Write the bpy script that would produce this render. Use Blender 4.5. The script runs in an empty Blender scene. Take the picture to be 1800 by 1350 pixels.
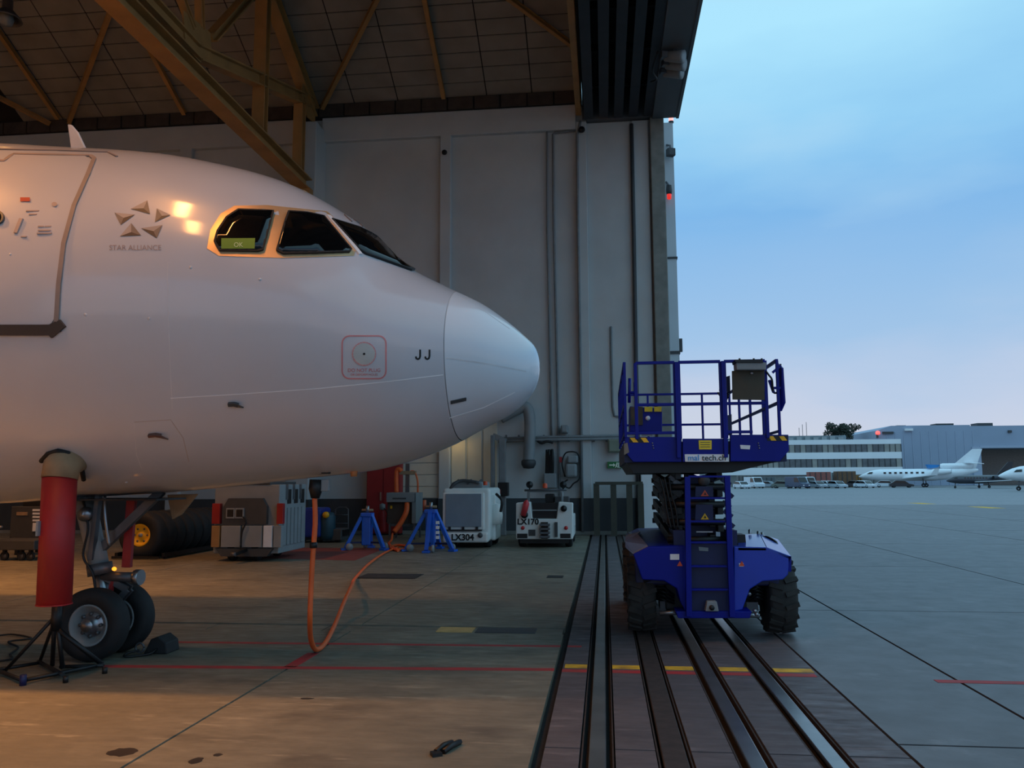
import bpy, bmesh, math, random
from mathutils import Vector, Matrix, Euler
random.seed(7)
SC = bpy.context.scene
COL = SC.collection

# ---------------------------------------------------------------- camera
FPX, EYE = 1450.0, 1.9
CAM_ROT = Matrix.Rotation(0.1106, 3, 'Z') @ Matrix.Rotation(math.pi/2+0.11593, 3, 'X') @ Matrix.Rotation(-0.005236, 3, 'Z')
cd = bpy.data.cameras.new('camera'); cam = bpy.data.objects.new('camera', cd); COL.objects.link(cam)
cd.sensor_width = 36.0; cd.lens = 36.0*FPX/1800.0; cd.clip_end = 2000
cam.location = (0, 0, EYE); cam.rotation_euler = CAM_ROT.to_euler()
SC.camera = cam
SC.view_settings.view_transform = 'Standard'; SC.view_settings.look = 'None'
SC.view_settings.gamma = 1.0; SC.view_settings.use_curve_mapping = False
SC.view_settings.exposure = 0.0

def lin(c):
    return tuple(((v/255.0)/12.92 if v/255.0 <= .04045 else ((v/255.0+.055)/1.055)**2.4) for v in c[:3])

# ---------------------------------------------------------------- sky at dusk
world = bpy.data.worlds.new('dusk_sky'); SC.world = world; world.use_nodes = True
nt = world.node_tree; nt.nodes.clear()
def N(t, typ, **kw):
    n = t.nodes.new(typ)
    for k, v in kw.items(): setattr(n, k, v)
    return n
out = N(nt, 'ShaderNodeOutputWorld'); bg = N(nt, 'ShaderNodeBackground'); bg.inputs[1].default_value = 1.0
tc = N(nt, 'ShaderNodeTexCoord'); sep = N(nt, 'ShaderNodeSeparateXYZ'); nt.links.new(tc.outputs['Generated'], sep.inputs[0])
ramp = N(nt, 'ShaderNodeValToRGB')
stops = [(0.0, (206, 212, 226)), (.09, (196, 208, 230)), (.17, (160, 196, 232)), (.30, (128, 184, 234)), (.38, (148, 206, 244)), (.47, (174, 230, 255)), (1.0, (164, 218, 252))]
el = ramp.color_ramp.elements
el[0].position = stops[0][0]; el[0].color = lin(stops[0][1])+(1,)
el[1].position = stops[-1][0]; el[1].color = lin(stops[-1][1])+(1,)
for p, c in stops[1:-1]:
    e = el.new(p); e.color = lin(c)+(1,)
nz = N(nt, 'ShaderNodeTexNoise'); nz.inputs['Scale'].default_value = 2.2; nz.inputs['Detail'].default_value = 5; nz.inputs['Roughness'].default_value = .5
mp = N(nt, 'ShaderNodeMapping'); mp.inputs['Scale'].default_value = (1, 1, 3.2)
nt.links.new(tc.outputs['Generated'], mp.inputs[0]); nt.links.new(mp.outputs[0], nz.inputs['Vector'])
mr = N(nt, 'ShaderNodeMapRange'); mr.inputs[1].default_value = .3; mr.inputs[2].default_value = .7; mr.inputs[3].default_value = -.045; mr.inputs[4].default_value = .045
nt.links.new(nz.outputs[0], mr.inputs[0])
ad = N(nt, 'ShaderNodeMath', operation='ADD'); nt.links.new(sep.outputs[2], ad.inputs[0]); nt.links.new(mr.outputs[0], ad.inputs[1])
nt.links.new(ad.outputs[0], ramp.inputs[0])
mx = N(nt, 'ShaderNodeMix', data_type='RGBA'); mx.blend_type = 'MIX'
mr2 = N(nt, 'ShaderNodeMapRange'); mr2.inputs[1].default_value = .5; mr2.inputs[2].default_value = .75; mr2.inputs[3].default_value = 0; mr2.inputs[4].default_value = .35
nt.links.new(nz.outputs[0], mr2.inputs[0]); nt.links.new(mr2.outputs[0], mx.inputs[0])
nt.links.new(ramp.outputs[0], mx.inputs[6]); mx.inputs[7].default_value = lin((186, 206, 230))+(1,)
nt.links.new(mx.outputs[2], bg.inputs[0]); nt.links.new(bg.outputs[0], out.inputs[0])

# ---------------------------------------------------------------- helpers
def ray(x, y): return CAM_ROT @ Vector(((x-900)/FPX, -(y-675)/FPX, -1))
EYEV = Vector((0, 0, EYE))
def aY(x, y, Y): d = ray(x, y); return EYEV + d*(Y/d.y)
def aX(x, y, X): d = ray(x, y); return EYEV + d*(X/d.x)
def aZ(x, y, Z=0.0): d = ray(x, y); return EYEV + d*((Z-EYE)/d.z)

MATS = {}
def mat(name, rgb, rough=.6, metal=0.0, var=.12, scale=3.0, bump=0.0, spec=.5, emit=None, estr=0.0, coat=0.0, stretch=(1, 1, 1), rgb2=None):
    if name in MATS: return MATS[name]
    m = bpy.data.materials.new(name); m.use_nodes = True; t = m.node_tree
    b = t.nodes['Principled BSDF']
    c = lin(rgb)
    b.inputs['Roughness'].default_value = rough; b.inputs['Metallic'].default_value = metal
    b.inputs['Specular IOR Level'].default_value = spec; b.inputs['Coat Weight'].default_value = coat; b.inputs['Coat Roughness'].default_value = .10
    g = N(t, 'ShaderNodeNewGeometry'); mpn = N(t, 'ShaderNodeMapping'); mpn.inputs['Scale'].default_value = stretch
    t.links.new(g.outputs['Position'], mpn.inputs[0])
    n = N(t, 'ShaderNodeTexNoise'); n.inputs['Scale'].default_value = scale; n.inputs['Detail'].default_value = 4
    t.links.new(mpn.outputs[0], n.inputs['Vector'])
    r = N(t, 'ShaderNodeMapRange'); r.inputs[1].default_value = .3; r.inputs[2].default_value = .7
    t.links.new(n.outputs[0], r.inputs[0])
    mxn = N(t, 'ShaderNodeMix', data_type='RGBA')
    c2 = lin(rgb2) if rgb2 else tuple(min(1, v*(1+var)) for v in c)
    mxn.inputs[6].default_value = tuple(v*(1-var) for v in c)+(1,) if not rgb2 else c+(1,)
    mxn.inputs[7].default_value = c2+(1,)
    t.links.new(r.outputs[0], mxn.inputs[0]); t.links.new(mxn.outputs[2], b.inputs['Base Color'])
    if bump:
        bp = N(t, 'ShaderNodeBump'); bp.inputs['Strength'].default_value = bump; bp.inputs['Distance'].default_value = .02
        t.links.new(n.outputs[0], bp.inputs['Height']); t.links.new(bp.outputs[0], b.inputs['Normal'])
    if emit:
        b.inputs['Emission Color'].default_value = lin(emit)+(1,); b.inputs['Emission Strength'].default_value = estr
    MATS[name] = m
    return m

class MB:
    """collects simple solids and links them as one mesh object"""
    def __init__(s): s.v = []; s.f = []; s.sm = []
    def add(s, vs, fs, smooth=False):
        o = len(s.v); s.v += [Vector(q) for q in vs]
        for f in fs: s.f.append([o+i for i in f]); s.sm.append(smooth)
        return s
    def hexa(s, p):   # 8 points: bottom ring 0-3, top ring 4-7
        return s.add(p, [(3, 2, 1, 0), (4, 5, 6, 7), (0, 1, 5, 4), (1, 2, 6, 5), (2, 3, 7, 6), (3, 0, 4, 7)])
    def box(s, a, b):
        x0, y0, z0 = (min(a[i], b[i]) for i in range(3)); x1, y1, z1 = (max(a[i], b[i]) for i in range(3))
        return s.hexa([(x0, y0, z0), (x1, y0, z0), (x1, y1, z0), (x0, y1, z0), (x0, y0, z1), (x1, y0, z1), (x1, y1, z1), (x0, y1, z1)])
    def cbox(s, c, d, rz=0.0):
        R = Matrix.Rotation(rz, 3, 'Z'); c = Vector(c); h = Vector(d)/2
        return s.hexa([c + R @ Vector((sx*h.x, sy*h.y, sz*h.z)) for sz in (-1, 1) for sx, sy in ((-1, -1), (1, -1), (1, 1), (-1, 1))])
    def beam(s, p, q, w, h, up=(0, 0, 1)):
        p = Vector(p); q = Vector(q); d = (q-p).normalized(); u = Vector(up)
        if abs(d.dot(u)) > .98: u = Vector((0, 1, 0))
        r = d.cross(u).normalized(); u = r.cross(d).normalized()
        c = [r*(-w/2)-u*(h/2), r*(w/2)-u*(h/2), r*(w/2)+u*(h/2), r*(-w/2)+u*(h/2)]
        return s.hexa([p+k for k in c]+[q+k for k in c])
    def ibeam(s, p, q, w, h, t=.06, up=(0, 0, 1)):
        p = Vector(p); q = Vector(q); d = (q-p).normalized(); u = Vector(up)
        if abs(d.dot(u)) > .98: u = Vector((0, 1, 0))
        r = d.cross(u).normalized(); u = r.cross(d).normalized()
        s.beam(p+u*(h/2-t/2), q+u*(h/2-t/2), w, t, up); s.beam(p-u*(h/2-t/2), q-u*(h/2-t/2), w, t, up); s.beam(p, q, t, h-2*t, up)
        return s
    def tube(s, pts, r, n=8, cap=True, closed=False):
        pts = [Vector(p) for p in pts]; m = len(pts)
        rr = r if isinstance(r, (list, tuple)) else [r]*m
        t0 = (pts[1]-pts[0]).normalized(); up = Vector((0, 0, 1)) if abs(t0.z) < .9 else Vector((0, 1, 0))
        nrm = t0.cross(up).normalized(); vs = []
        for i in range(m):
            if closed: t = (pts[(i+1) % m]-pts[i-1]).normalized()
            else: t = (pts[min(i+1, m-1)]-pts[max(i-1, 0)]).normalized()
            nrm = (nrm - t*nrm.dot(t))
            nrm = nrm.normalized() if nrm.length > 1e-6 else t.orthogonal().normalized()
            b = t.cross(nrm)
            vs += [pts[i]+(nrm*math.cos(2*math.pi*k/n)+b*math.sin(2*math.pi*k/n))*rr[i] for k in range(n)]
        fs = [(i*n+k, i*n+(k+1) % n, (i+1)*n+(k+1) % n, (i+1)*n+k) for i in range(m-1) for k in range(n)]
        if closed: fs += [((m-1)*n+k, (m-1)*n+(k+1) % n, (k+1) % n, k) for k in range(n)]
        s.add(vs, fs, True)
        if cap and not closed:
            o = len(s.v)-len(vs)
            s.f.append([o+k for k in range(n)][::-1]); s.sm.append(False)
            s.f.append([o+(m-1)*n+k for k in range(n)]); s.sm.append(False)
        return s
    def lathe(s, prof, c, axis='Z', n=24, smooth=True):   # prof: (radius, along)
        c = Vector(c); vs = []
        ax = axis if not isinstance(axis, str) else {'X': Vector((1, 0, 0)), 'Y': Vector((0, 1, 0)), 'Z': Vector((0, 0, 1))}[axis]
        ax = Vector(ax).normalized(); a = ax.orthogonal().normalized(); b = ax.cross(a)
        for r, h in prof:
            vs += [c+ax*h+(a*math.cos(2*math.pi*k/n)+b*math.sin(2*math.pi*k/n))*max(r, 1e-4) for k in range(n)]
        fs = [(i*n+k, i*n+(k+1) % n, (i+1)*n+(k+1) % n, (i+1)*n+k) for i in range(len(prof)-1) for k in range(n)]
        return s.add(vs, fs, smooth)
    def prism(s, poly, d):   # polygon (list of 3d points) swept by vector d
        poly = [Vector(p) for p in poly]; d = Vector(d); n = len(poly)
        return s.add(poly+[p+d for p in poly], [list(range(n))[::-1], [n+i for i in range(n)]]+[(i, (i+1) % n, n+(i+1) % n, n+i) for i in range(n)])
    def build(s, name, m, parent=None, bevel=0.0, off=None, seg=2):
        o_ = Vector(off) if off is not None else (Vector(parent.get('_base', (0, 0, 0))) if parent is not None else Vector((0, 0, 0)))
        me = bpy.data.meshes.new(name); me.from_pydata([tuple(v-o_) for v in s.v], [], s.f); me.update()
        for p, k in zip(me.polygons, s.sm): p.use_smooth = k
        bm = bmesh.new(); bm.from_mesh(me); bmesh.ops.recalc_face_normals(bm, faces=bm.faces); bm.to_mesh(me); bm.free()
        o = bpy.data.objects.new(name, me); COL.objects.link(o)
        if m: me.materials.append(m)
        if parent is not None:
            o.parent = parent; o['_base'] = tuple(o_)
        if bevel:
            bv = o.modifiers.new('bevel', 'BEVEL'); bv.width = bevel; bv.segments = seg; bv.limit_method = 'ANGLE'; bv.angle_limit = .6
        return o

def tag(o, label=None, cat=None, group=None, kind=None):
    if label: o['label'] = label
    if cat: o['category'] = cat
    if group: o['group'] = group
    if kind: o['kind'] = kind
    return o
def thing(name, label, cat, base, group=None):
    o = bpy.data.objects.new(name, None); COL.objects.link(o); o.location = base; o.empty_display_size = .2
    o['_base'] = tuple(base)
    return tag(o, label, cat, group)
def solo(name, mb, m, label, cat, group=None, bevel=0.0):
    """a thing of one mesh; origin at its base"""
    xs = [v.x for v in mb.v]; ys = [v.y for v in mb.v]; zs = [v.z for v in mb.v]
    c = Vector(((min(xs)+max(xs))/2, (min(ys)+max(ys))/2, min(zs)))
    o = mb.build(name, m, None, bevel, off=c); o.location = c; o['_base'] = tuple(c)
    return tag(o, label, cat, group)
def struct(name, mb, m, bevel=0.0, label=None):
    o = mb.build(name, m, None, bevel); o['kind'] = 'structure'
    if label: o['label'] = label
    return o
def copy_tree(o, parent=None):
    c = o.copy(); COL.objects.link(c); c.parent = parent
    for ch in list(o.children): copy_tree(ch, c)
    return c
def text_obj(name, body, size, m, parent, origin, xdir, zdir, depth=.004, align='CENTER', mapper=None, bold=0.0):
    cu = bpy.data.curves.new('tmp', 'FONT'); cu.body = body; cu.size = size; cu.align_x = align; cu.align_y = 'CENTER'; cu.offset = bold
    if mapper is None: cu.extrude = depth
    to = bpy.data.objects.new('tmp', cu); COL.objects.link(to)
    dg = bpy.context.evaluated_depsgraph_get(); dg.update()
    me = bpy.data.meshes.new_from_object(to.evaluated_get(dg))
    COL.objects.unlink(to); bpy.data.objects.remove(to)
    X = Vector(xdir).normalized(); Z = Vector(zdir).normalized(); Y = X.cross(Z)*-1; og = Vector(origin or (0, 0, 0))
    base = Vector(parent.get('_base', (0, 0, 0)))
    for v in me.vertices:
        if mapper: v.co = mapper(v.co.x, v.co.y)-base
        else: v.co = og+X*v.co.x+Z*v.co.y+Y*(-v.co.z)-base
    me.materials.clear(); me.materials.append(m); me.name = name
    o = bpy.data.objects.new(name, me); COL.objects.link(o); o.parent = parent; o['_base'] = tuple(base)
    return o
def ptube(name, m, parent, pts, r, n=8): return MB().tube(pts, r, n).build(name, m, parent)
def arc(c, r, a0, a1, n, u, v):
    c = Vector(c); u = Vector(u); v = Vector(v)
    return [c+u*(r*math.cos(a0+(a1-a0)*i/n))+v*(r*math.sin(a0+(a1-a0)*i/n)) for i in range(n+1)]
def bez(pts, n=8):
    """Catmull-Rom through the points"""
    P = [Vector(p) for p in pts]; P = [P[0]*2-P[1]]+P+[P[-1]*2-P[-2]]; o = []
    for i in range(1, len(P)-2):
        for k in range(n):
            t = k/n
            o.append(.5*((2*P[i])+(P[i+1]-P[i-1])*t+(2*P[i-1]-5*P[i]+4*P[i+1]-P[i+2])*t*t+(3*P[i]-P[i-1]-3*P[i+1]+P[i+2])*t**3))
    return o+[P[-2]]

# ---------------------------------------------------------------- materials
def concrete(name, rgb, rgb2, rough, dark, sc=.55, streak=1.0):
    m = bpy.data.materials.new(name); m.use_nodes = True; t = m.node_tree; b = t.nodes['Principled BSDF']
    g = N(t, 'ShaderNodeNewGeometry')
    def noise(scale, st, det=5, lo=.35, hi=.65):
        mpn = N(t, 'ShaderNodeMapping'); mpn.inputs['Scale'].default_value = st; t.links.new(g.outputs['Position'], mpn.inputs[0])
        n = N(t, 'ShaderNodeTexNoise'); n.inputs['Scale'].default_value = scale; n.inputs['Detail'].default_value = det; n.inputs['Roughness'].default_value = .6
        t.links.new(mpn.outputs[0], n.inputs['Vector'])
        r = N(t, 'ShaderNodeMapRange'); r.inputs[1].default_value = lo; r.inputs[2].default_value = hi; t.links.new(n.outputs[0], r.inputs[0])
        return r.outputs[0], n.outputs[0]
    a, an = noise(sc, (1, 1, 1)); s1, _ = noise(2.6, (1, 1+2.2*streak, 1), 6); d1, _ = noise(.9, (.8, 1+.6*streak, 1), 3, .56, .72)
    f, fn = noise(9, (1, 1, 1), 6, .3, .7); sc_, _ = noise(2.0, (.7, 1+2.5*streak, 1), 6, .6, .66)
    def mix(fac, A, B, k=1.0, bt='MIX'):
        x = N(t, 'ShaderNodeMix', data_type='RGBA'); x.blend_type = bt
        mm = N(t, 'ShaderNodeMath', operation='MULTIPLY'); mm.inputs[1].default_value = k; t.links.new(fac, mm.inputs[0]); t.links.new(mm.outputs[0], x.inputs[0])
        for i, q in ((6, A), (7, B)):
            if isinstance(q, tuple): x.inputs[i].default_value = q+(1,)
            else: t.links.new(q, x.inputs[i])
        return x.outputs[2]
    c = mix(a, lin(rgb), lin(rgb2)); c = mix(s1, c, tuple(v*.55 for v in lin(rgb)), .25+.35*streak); c = mix(d1, c, lin(dark), .75)
    c = mix(sc_, c, tuple(min(1, v*1.5) for v in lin(rgb2)), .5); c = mix(f, c, tuple(v*.75 for v in lin(rgb)), .35)
    t.links.new(c, b.inputs['Base Color'])
    rr = N(t, 'ShaderNodeMapRange'); rr.inputs[3].default_value = rough-.03-.09*streak; rr.inputs[4].default_value = rough+.03+.12*streak; t.links.new(s1, rr.inputs[0]); t.links.new(rr.outputs[0], b.inputs['Roughness'])
    bp = N(t, 'ShaderNodeBump'); bp.inputs['Strength'].default_value = .04+.21*streak; bp.inputs['Distance'].default_value = .01; t.links.new(fn, bp.inputs['Height']); t.links.new(bp.outputs[0], b.inputs['Normal'])
    MATS[name] = m; return m
M_IN = concrete('concrete_hangar', (114, 111, 97), (142, 137, 120), .5, (70, 66, 60))
M_STRIP = concrete('concrete_rail_strip', (88, 82, 85), (106, 99, 101), .6, (58, 52, 54))
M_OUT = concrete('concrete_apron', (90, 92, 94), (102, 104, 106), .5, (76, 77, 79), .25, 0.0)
M_FAR = concrete('concrete_apron_far_sheen', (112, 114, 116), (124, 126, 128), .46, (100, 102, 104), .06, 0.0)  # lighter copy of the apron concrete; grazing sheen put into the colour
M_DIRT = mat('joint_dirt', (34, 32, 32), .9, var=.3, scale=20)
M_WALL = mat('wall_paint', (186, 192, 193), .75, var=.06, scale=.8, bump=.04)
M_WAIN = mat('wainscot_paint', (58, 64, 68), .6, var=.12, scale=1.5)
M_CONC = mat('raw_concrete', (128, 130, 124), .85, var=.2, scale=2.2, bump=.2)
M_CEIL = mat('ceiling_board', (142, 136, 124), .85, var=.12, scale=1.2)
M_CEILGAP = mat('ceiling_gap', (34, 31, 28), .9)
M_BAND = mat('eaves_board', (70, 62, 56), .85, var=.2, scale=3)
M_YEL = mat('truss_paint', (172, 130, 76), .6, var=.14, scale=1.5)
M_HEAD = mat('header_steel', (44, 47, 54), .6, var=.15, scale=2)
M_HEADD = mat('header_dark', (16, 18, 26), .7, var=.2, scale=2)
M_FASC = mat('fascia_sheet', (92, 96, 100), .6, var=.08, scale=1)
M_AC = mat('aircraft_white', (196, 198, 205), .34, var=.03, scale=1.3, spec=.4, coat=.8)
M_RAD = mat('radome_white', (214, 218, 225), .34, var=.02, scale=1.5, spec=.4, coat=.6)
M_SEAM = mat('seam_grey', (110, 106, 106), .6)
M_GLASS = mat('cockpit_glass', (10, 12, 14), .08, var=.2, scale=2, spec=.6)
M_SURR_LIT = mat('window_surround', (246, 206, 158), .38, metal=.7, var=.06, scale=4)  # gold tint paints the orange lamp glow onto the surround
M_BLK = mat('black_rubber', (22, 23, 25), .7, var=.25, scale=8, bump=.1)
M_TYRE = mat('tyre_rubber', (27, 28, 30), .75, var=.2, scale=9, bump=.15)
M_STEEL = mat('bare_steel', (150, 152, 156), .32, metal=.9, var=.1, scale=6)
M_DST = mat('dull_steel', (96, 98, 102), .5, metal=.6, var=.15, scale=5)
M_GREY = mat('grey_enamel', (132, 138, 140), .5, var=.08, scale=2)
M_DGREY = mat('dark_grey_enamel', (62, 64, 66), .55, var=.12, scale=3)
M_RED = mat('red_sleeve', (150, 26, 30), .55, var=.12, scale=4)
M_REDP = mat('red_cabinet', (150, 32, 34), .6, var=.1, scale=2)
M_TAN = mat('tan_canvas', (150, 126, 96), .85, var=.14, scale=7, bump=.2)
M_ORG = mat('orange_hose', (226, 98, 40), .55, var=.1, scale=6)
M_BLUE = mat('lift_blue', (0, 18, 132), .42, var=.1, scale=2.5, spec=.25)
M_BLUED = mat('lift_blue_panel', (10, 22, 72), .5, var=.12, scale=3)
M_JACK = mat('jack_blue', (12, 92, 200), .4, var=.08, scale=3, coat=.2)
M_WHITE = mat('vehicle_white', (222, 226, 222), .45, var=.05, scale=2, coat=.2)
M_YELLOW = mat('hazard_yellow', (240, 186, 30), .5, var=.06)
M_BLACK = mat('black_paint', (14, 15, 17), .5, var=.2, scale=6)
M_REDM = mat('marking_red', (180, 42, 48), .7, scale=5, rgb2=(146, 62, 58))
M_YELM = mat('marking_yellow', (242, 190, 36), .7, scale=5, rgb2=(170, 130, 50))
M_HUBY = mat('hub_yellow', (232, 172, 26), .45, var=.1, scale=5)
M_RAIL = mat('rail_steel', (148, 146, 142), .3, metal=.85, var=.22, scale=2.5)
M_RUST = mat('rust_dark', (52, 42, 38), .8, var=.3, scale=10, bump=.2)
M_TXT = mat('lettering_black', (18, 20, 24), .6)
M_TXTR = mat('lettering_red', (206, 110, 110), .6)
M_TXTG = mat('lettering_grey', (160, 142, 138), .6)
M_SIGNW = mat('sign_white', (230, 234, 236), .5, var=.02)
M_PLY = mat('tarp_brown', (72, 68, 58), .8, var=.1, scale=4)
# ================================================================ STRUCTURE
WY = 29.2            # inner face of the pilasters on the back wall
# ---- floor: slabs with recessed joints over a dark bed
floor = struct('floor', MB().box((-62, -31, -.6), (2.05, WY+1.2, -.07)), M_DIRT)
apron = struct('apron', MB().box((2.05, -60, -.6), (140, 62, -.07)), M_DIRT, label='concrete apron outside the hangar')
def slab(x0, x1, y0, y1, m, parent, g=.012):
    return MB().box((x0+g, y0+g, -.075), (x1-g, y1-g, 0)).build('slab', m, parent)
TR0, TR1 = 10.5, 10.95
yin = [-31, -12, 0, TR0]; yin2 = [TR1, 17.2, 23.4, WY+.9]
xin = [-62, -30, -16, -9.6, -3.25, -.53]
for xa, xb in zip(xin[:-1], xin[1:]):
    for ys in (yin, yin2):
        for ya, yb in zip(ys[:-1], ys[1:]): slab(xa, xb, ya, yb, M_IN, floor)
# covered service trench across the hangar floor
M_COVER = M_IN
M_TANP = mat('tan_plate', (196, 160, 100), .7, var=.15, scale=6)
x = -30.0
while x < -.6:
    x1 = min(x+1.55, -.53)
    MB().box((x+.01, TR0+.03, -.07), (x1-.01, TR1-.03, -.008)).build('trench_cover', M_COVER, floor); x = x1
plate = MB().box((-2.16, TR0+.06, -.008), (-1.70, TR1-.06, .002)).build('cover_plate', M_TANP, floor)
MB().box((-1.66, TR0+.05, -.008), (-.9, TR1-.05, .002)).build('cover_plate', M_DGREY, floor)
# rail strip: slabs between the door rails
RX = [-.085, .445, .98, 1.515]; GW = .115
edges = [-.47]
for r in RX: edges += [r-GW, r+GW]
edges.append(2.05)
ystrip = [-31, -6, 0, 6.15, 13.0, 14.28, 20, 25.5, WY+1]
for i in range(0, len(edges), 2):
    for ya, yb in zip(ystrip[:-1], ystrip[1:]): slab(edges[i], edges[i+1], ya, yb, M_STRIP, floor, .010)
RNAMES = ['leftmost door rail set in the strip, beside the hangar floor', 'second door rail from the hangar floor, dull and rusty', 'third door rail from the hangar floor, under the lift ladder', 'rightmost door rail, the shiniest one, nearest the open apron']
for i, r in enumerate(RX):
    t = thing('door_rail', RNAMES[i], 'rail', (r, -31, -.07), 'sliding door rails in the ground')
    hw = .06 if i != 1 else .085
    m = M_RAIL if i != 1 else M_RUST
    b = MB(); b.box((r-hw, -31, -.03), (r+hw, WY+.9, .004)); b.build('rail_head', m, t, .008)
    MB().box((r-.02, -31, -.07), (r+.02, WY+.9, -.03)).build('rail_web', M_RUST, t)
    for s in (-1, 1):
        MB().box((r+s*(GW-.0), -31, -.07), (r+s*(GW-.012), WY+.9, -.012)).build('groove_edge', M_RUST, t)
# apron slabs: one by one near the hangar
xo = [2.05, 3.27, 7.4, 12.6, 18, 24, 32, 44]; yo = [-12, 0, 6.45, 12.7, 19, 25.5, 32, 40, 50, 62]
for xa, xb in zip(xo[:-1], xo[1:]):
    for ya, yb in zip(yo[:-1], yo[1:]): slab(xa, xb, ya, yb, M_OUT, apron, .016 if xa < 8 else .03)
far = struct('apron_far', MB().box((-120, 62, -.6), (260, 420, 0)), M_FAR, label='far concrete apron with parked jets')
MB().box((44, -60, -.07), (140, 62, 0)).build('slab', M_OUT, apron)
MB().box((2.05, -60, -.07), (44, -12, 0)).build('slab', M_OUT, apron)
MB().box((-62, WY+1.2, -.6), (2.05, 62, -.001)).build('slab', M_OUT, far)

# ---- painted floor lines
def line(name, x0, x1, y, w, m, label, cat='floor line', group=None, dy=0.0):
    b = MB(); seg = []
    cuts = sorted([q for r in RX for q in (r-GW-.012, r+GW+.012)]+[-.54, -.46, 2.04, 2.066])
    pts = [x0]+[c for c in cuts if x0 < c < x1]+[x1]
    gaps = [(r-GW-.011, r+GW+.011) for r in RX]+[(-.541, -.459), (2.039, 2.067)]
    for a, c in zip(pts[:-1], pts[1:]):
        mid = (a+c)/2
        if any(g0 < mid < g1 for g0, g1 in gaps): continue
        ya = y+dy*(a-x0)/(x1-x0); yb = y+dy*(c-x0)/(x1-x0)
        b.hexa([(a, ya-w/2, 0), (c, yb-w/2, 0), (c, yb+w/2, 0), (a, ya+w/2, 0), (a, ya-w/2, .003), (c, yb-w/2, .003), (c, yb+w/2, .003), (a, ya+w/2, .003)])
    o = solo(name, b, m, label, cat, group); return o
line('red_line', -5.6, -.54, 8.30, .11, M_REDM, 'long worn red line across the hangar floor beside the nose wheel', dy=.28)
line('red_line', -5.1, -.30, 9.62, .085, M_REDM, 'thin faded red line across the hangar floor behind the hose loop', dy=.15)
line('red_line', -.46, 2.0, 8.55, .12, M_REDM, 'short red line along the yellow stripe over the door rails')
line('yellow_line', -.44, 2.02, 8.75, .16, M_YELM, 'yellow stripe crossing the four door rails')
line('red_line', 3.06, 9, 8.42, .11, M_REDM, 'red line on the open apron at the right')
b = MB().box((-3.32, 8.45, 0), (-3.19, 9.15, .003)); solo('red_line', b, M_REDM, 'short red mark on the floor joint below the hose loop', 'floor line')
b = MB(); b.hexa([(-9.2, 20.2, 0), (-6.0, 19.6, 0), (-6.2, 23.2, 0), (-9.2, 23.2, 0), (-9.2, 20.2, .003), (-6.0, 19.6, .003), (-6.2, 23.2, .003), (-9.2, 23.2, .003)])
solo('red_floor_patch', b, mat('floor_red', (128, 62, 54), .7, var=.15, scale=3), 'faded red painted floor area beneath the blue jack stands', 'floor paint')
g = thing('drain_grate', 'dark rectangular drain grate in the floor behind the hose', 'grate', (-4.3, 16.4, 0))
MB().box((-4.9, 16.05, .0), (-3.7, 16.85, .006)).build('frame', M_BLACK, g)
for k in range(9): MB().box((-4.86, 16.1+k*.082, .006), (-3.74, 16.14+k*.082, .016)).build('bar', M_DGREY, g)
sm = mat('oil_stain', (48, 44, 40), .45, var=.3, scale=8)
for k, (px, py, rx, ry) in enumerate(((215, 1322, .11, .10), (345, 1337, .045, .07), (382, 1327, .035, .03), (540, 1228, .06, .03))):
    p = aZ(px, py); pts = [(p.x+rx*math.cos(a*math.pi/8)*random.uniform(.75, 1.15), p.y+ry*math.sin(a*math.pi/8)*random.uniform(.75, 1.15), 0) for a in range(16)]
    solo('oil_stain', MB().prism(pts, (0, 0, .0015)), sm, ['largest dark oil stain on the near hangar floor', 'narrow dark oil stain right of the largest one', 'smallest dark oil stain near the bottom edge', 'thin dark oil stain beside the floor joint'][k], 'stain', 'oil stains on the floor')
p = aZ(976, 1014); solo('drain_cover', MB().box((p.x-.16, p.y-.2, 0), (p.x+.16, p.y+.2, .006)), M_BLACK, 'small dark drain cover in front of the tow tractor', 'drain cover')
# rubber scrap on the floor
s = thing('rubber_scrap', 'pair of small black rubber strips lying on the near floor', 'scrap', (-1.15, 6.05, 0))
for k, (dx, ln) in enumerate(((0, .2), (.055, .22))):
    MB().tube([(-1.21+dx, 5.93, .015), (-1.17+dx, 6.03, .03), (-1.13+dx, 5.93+ln, .02)], .02, 6).build('strip', M_BLACK, s)
MB().cbox((-1.2, 5.9, .012), (.07, .07, .024), .5).build('strip_end', M_BLACK, s)

# ---- back wall
def Xw(px, y=540, Y=WY): return aY(px, y, Y).x
wall = MB().box((-62, WY+.22, 0), (2.3, WY+1.0, 15.75))
wall_back = struct('wall_back', wall, M_WALL)
def wbox(name, x0, x1, z0, z1, m, d=0.0, bev=.03): return MB().box((x0, WY+d, z0), (x1, WY+.3, z1)).build(name, m, wall_back, bev)
TOPZ = 15.7
wbox('wall_beam', -10.5, -.82, 14.75, TOPZ, M_WALL)
wbox('wall_beam', -62, -11.2, 14.75, TOPZ, M_WALL)
wbox('pilaster', -5.91, -5.50, 0, 14.8, M_WALL)
wbox('pilaster', -.82, -.44, 0, 15.02, M_WALL, -.02)
wbox('pilaster', -.44, 1.14, 0, 14.98, M_WALL, .14, .01)
wbox('pilaster', 1.22, 1.80, 0, 14.98, M_WALL, .08, .01)
wbox('corner_column', 1.86, 2.36, 0, 15.0, M_CONC, -.12)
for x0, x1 in ((-16.2, -15.7), (-21.4, -21.0), (-26.8, -26.3)): wbox('pilaster', x0, x1, 0, 14.8, M_WALL)
pl = MB().box((-11.26, WY-.85, 0), (-10.40, WY+.3, 15.2)); pl.build('pillar', M_WALL, wall_back, .04)
wbox('wall_beam', -.44, 2.36, 15.03, 18.2, M_FASC, -.10)
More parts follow.
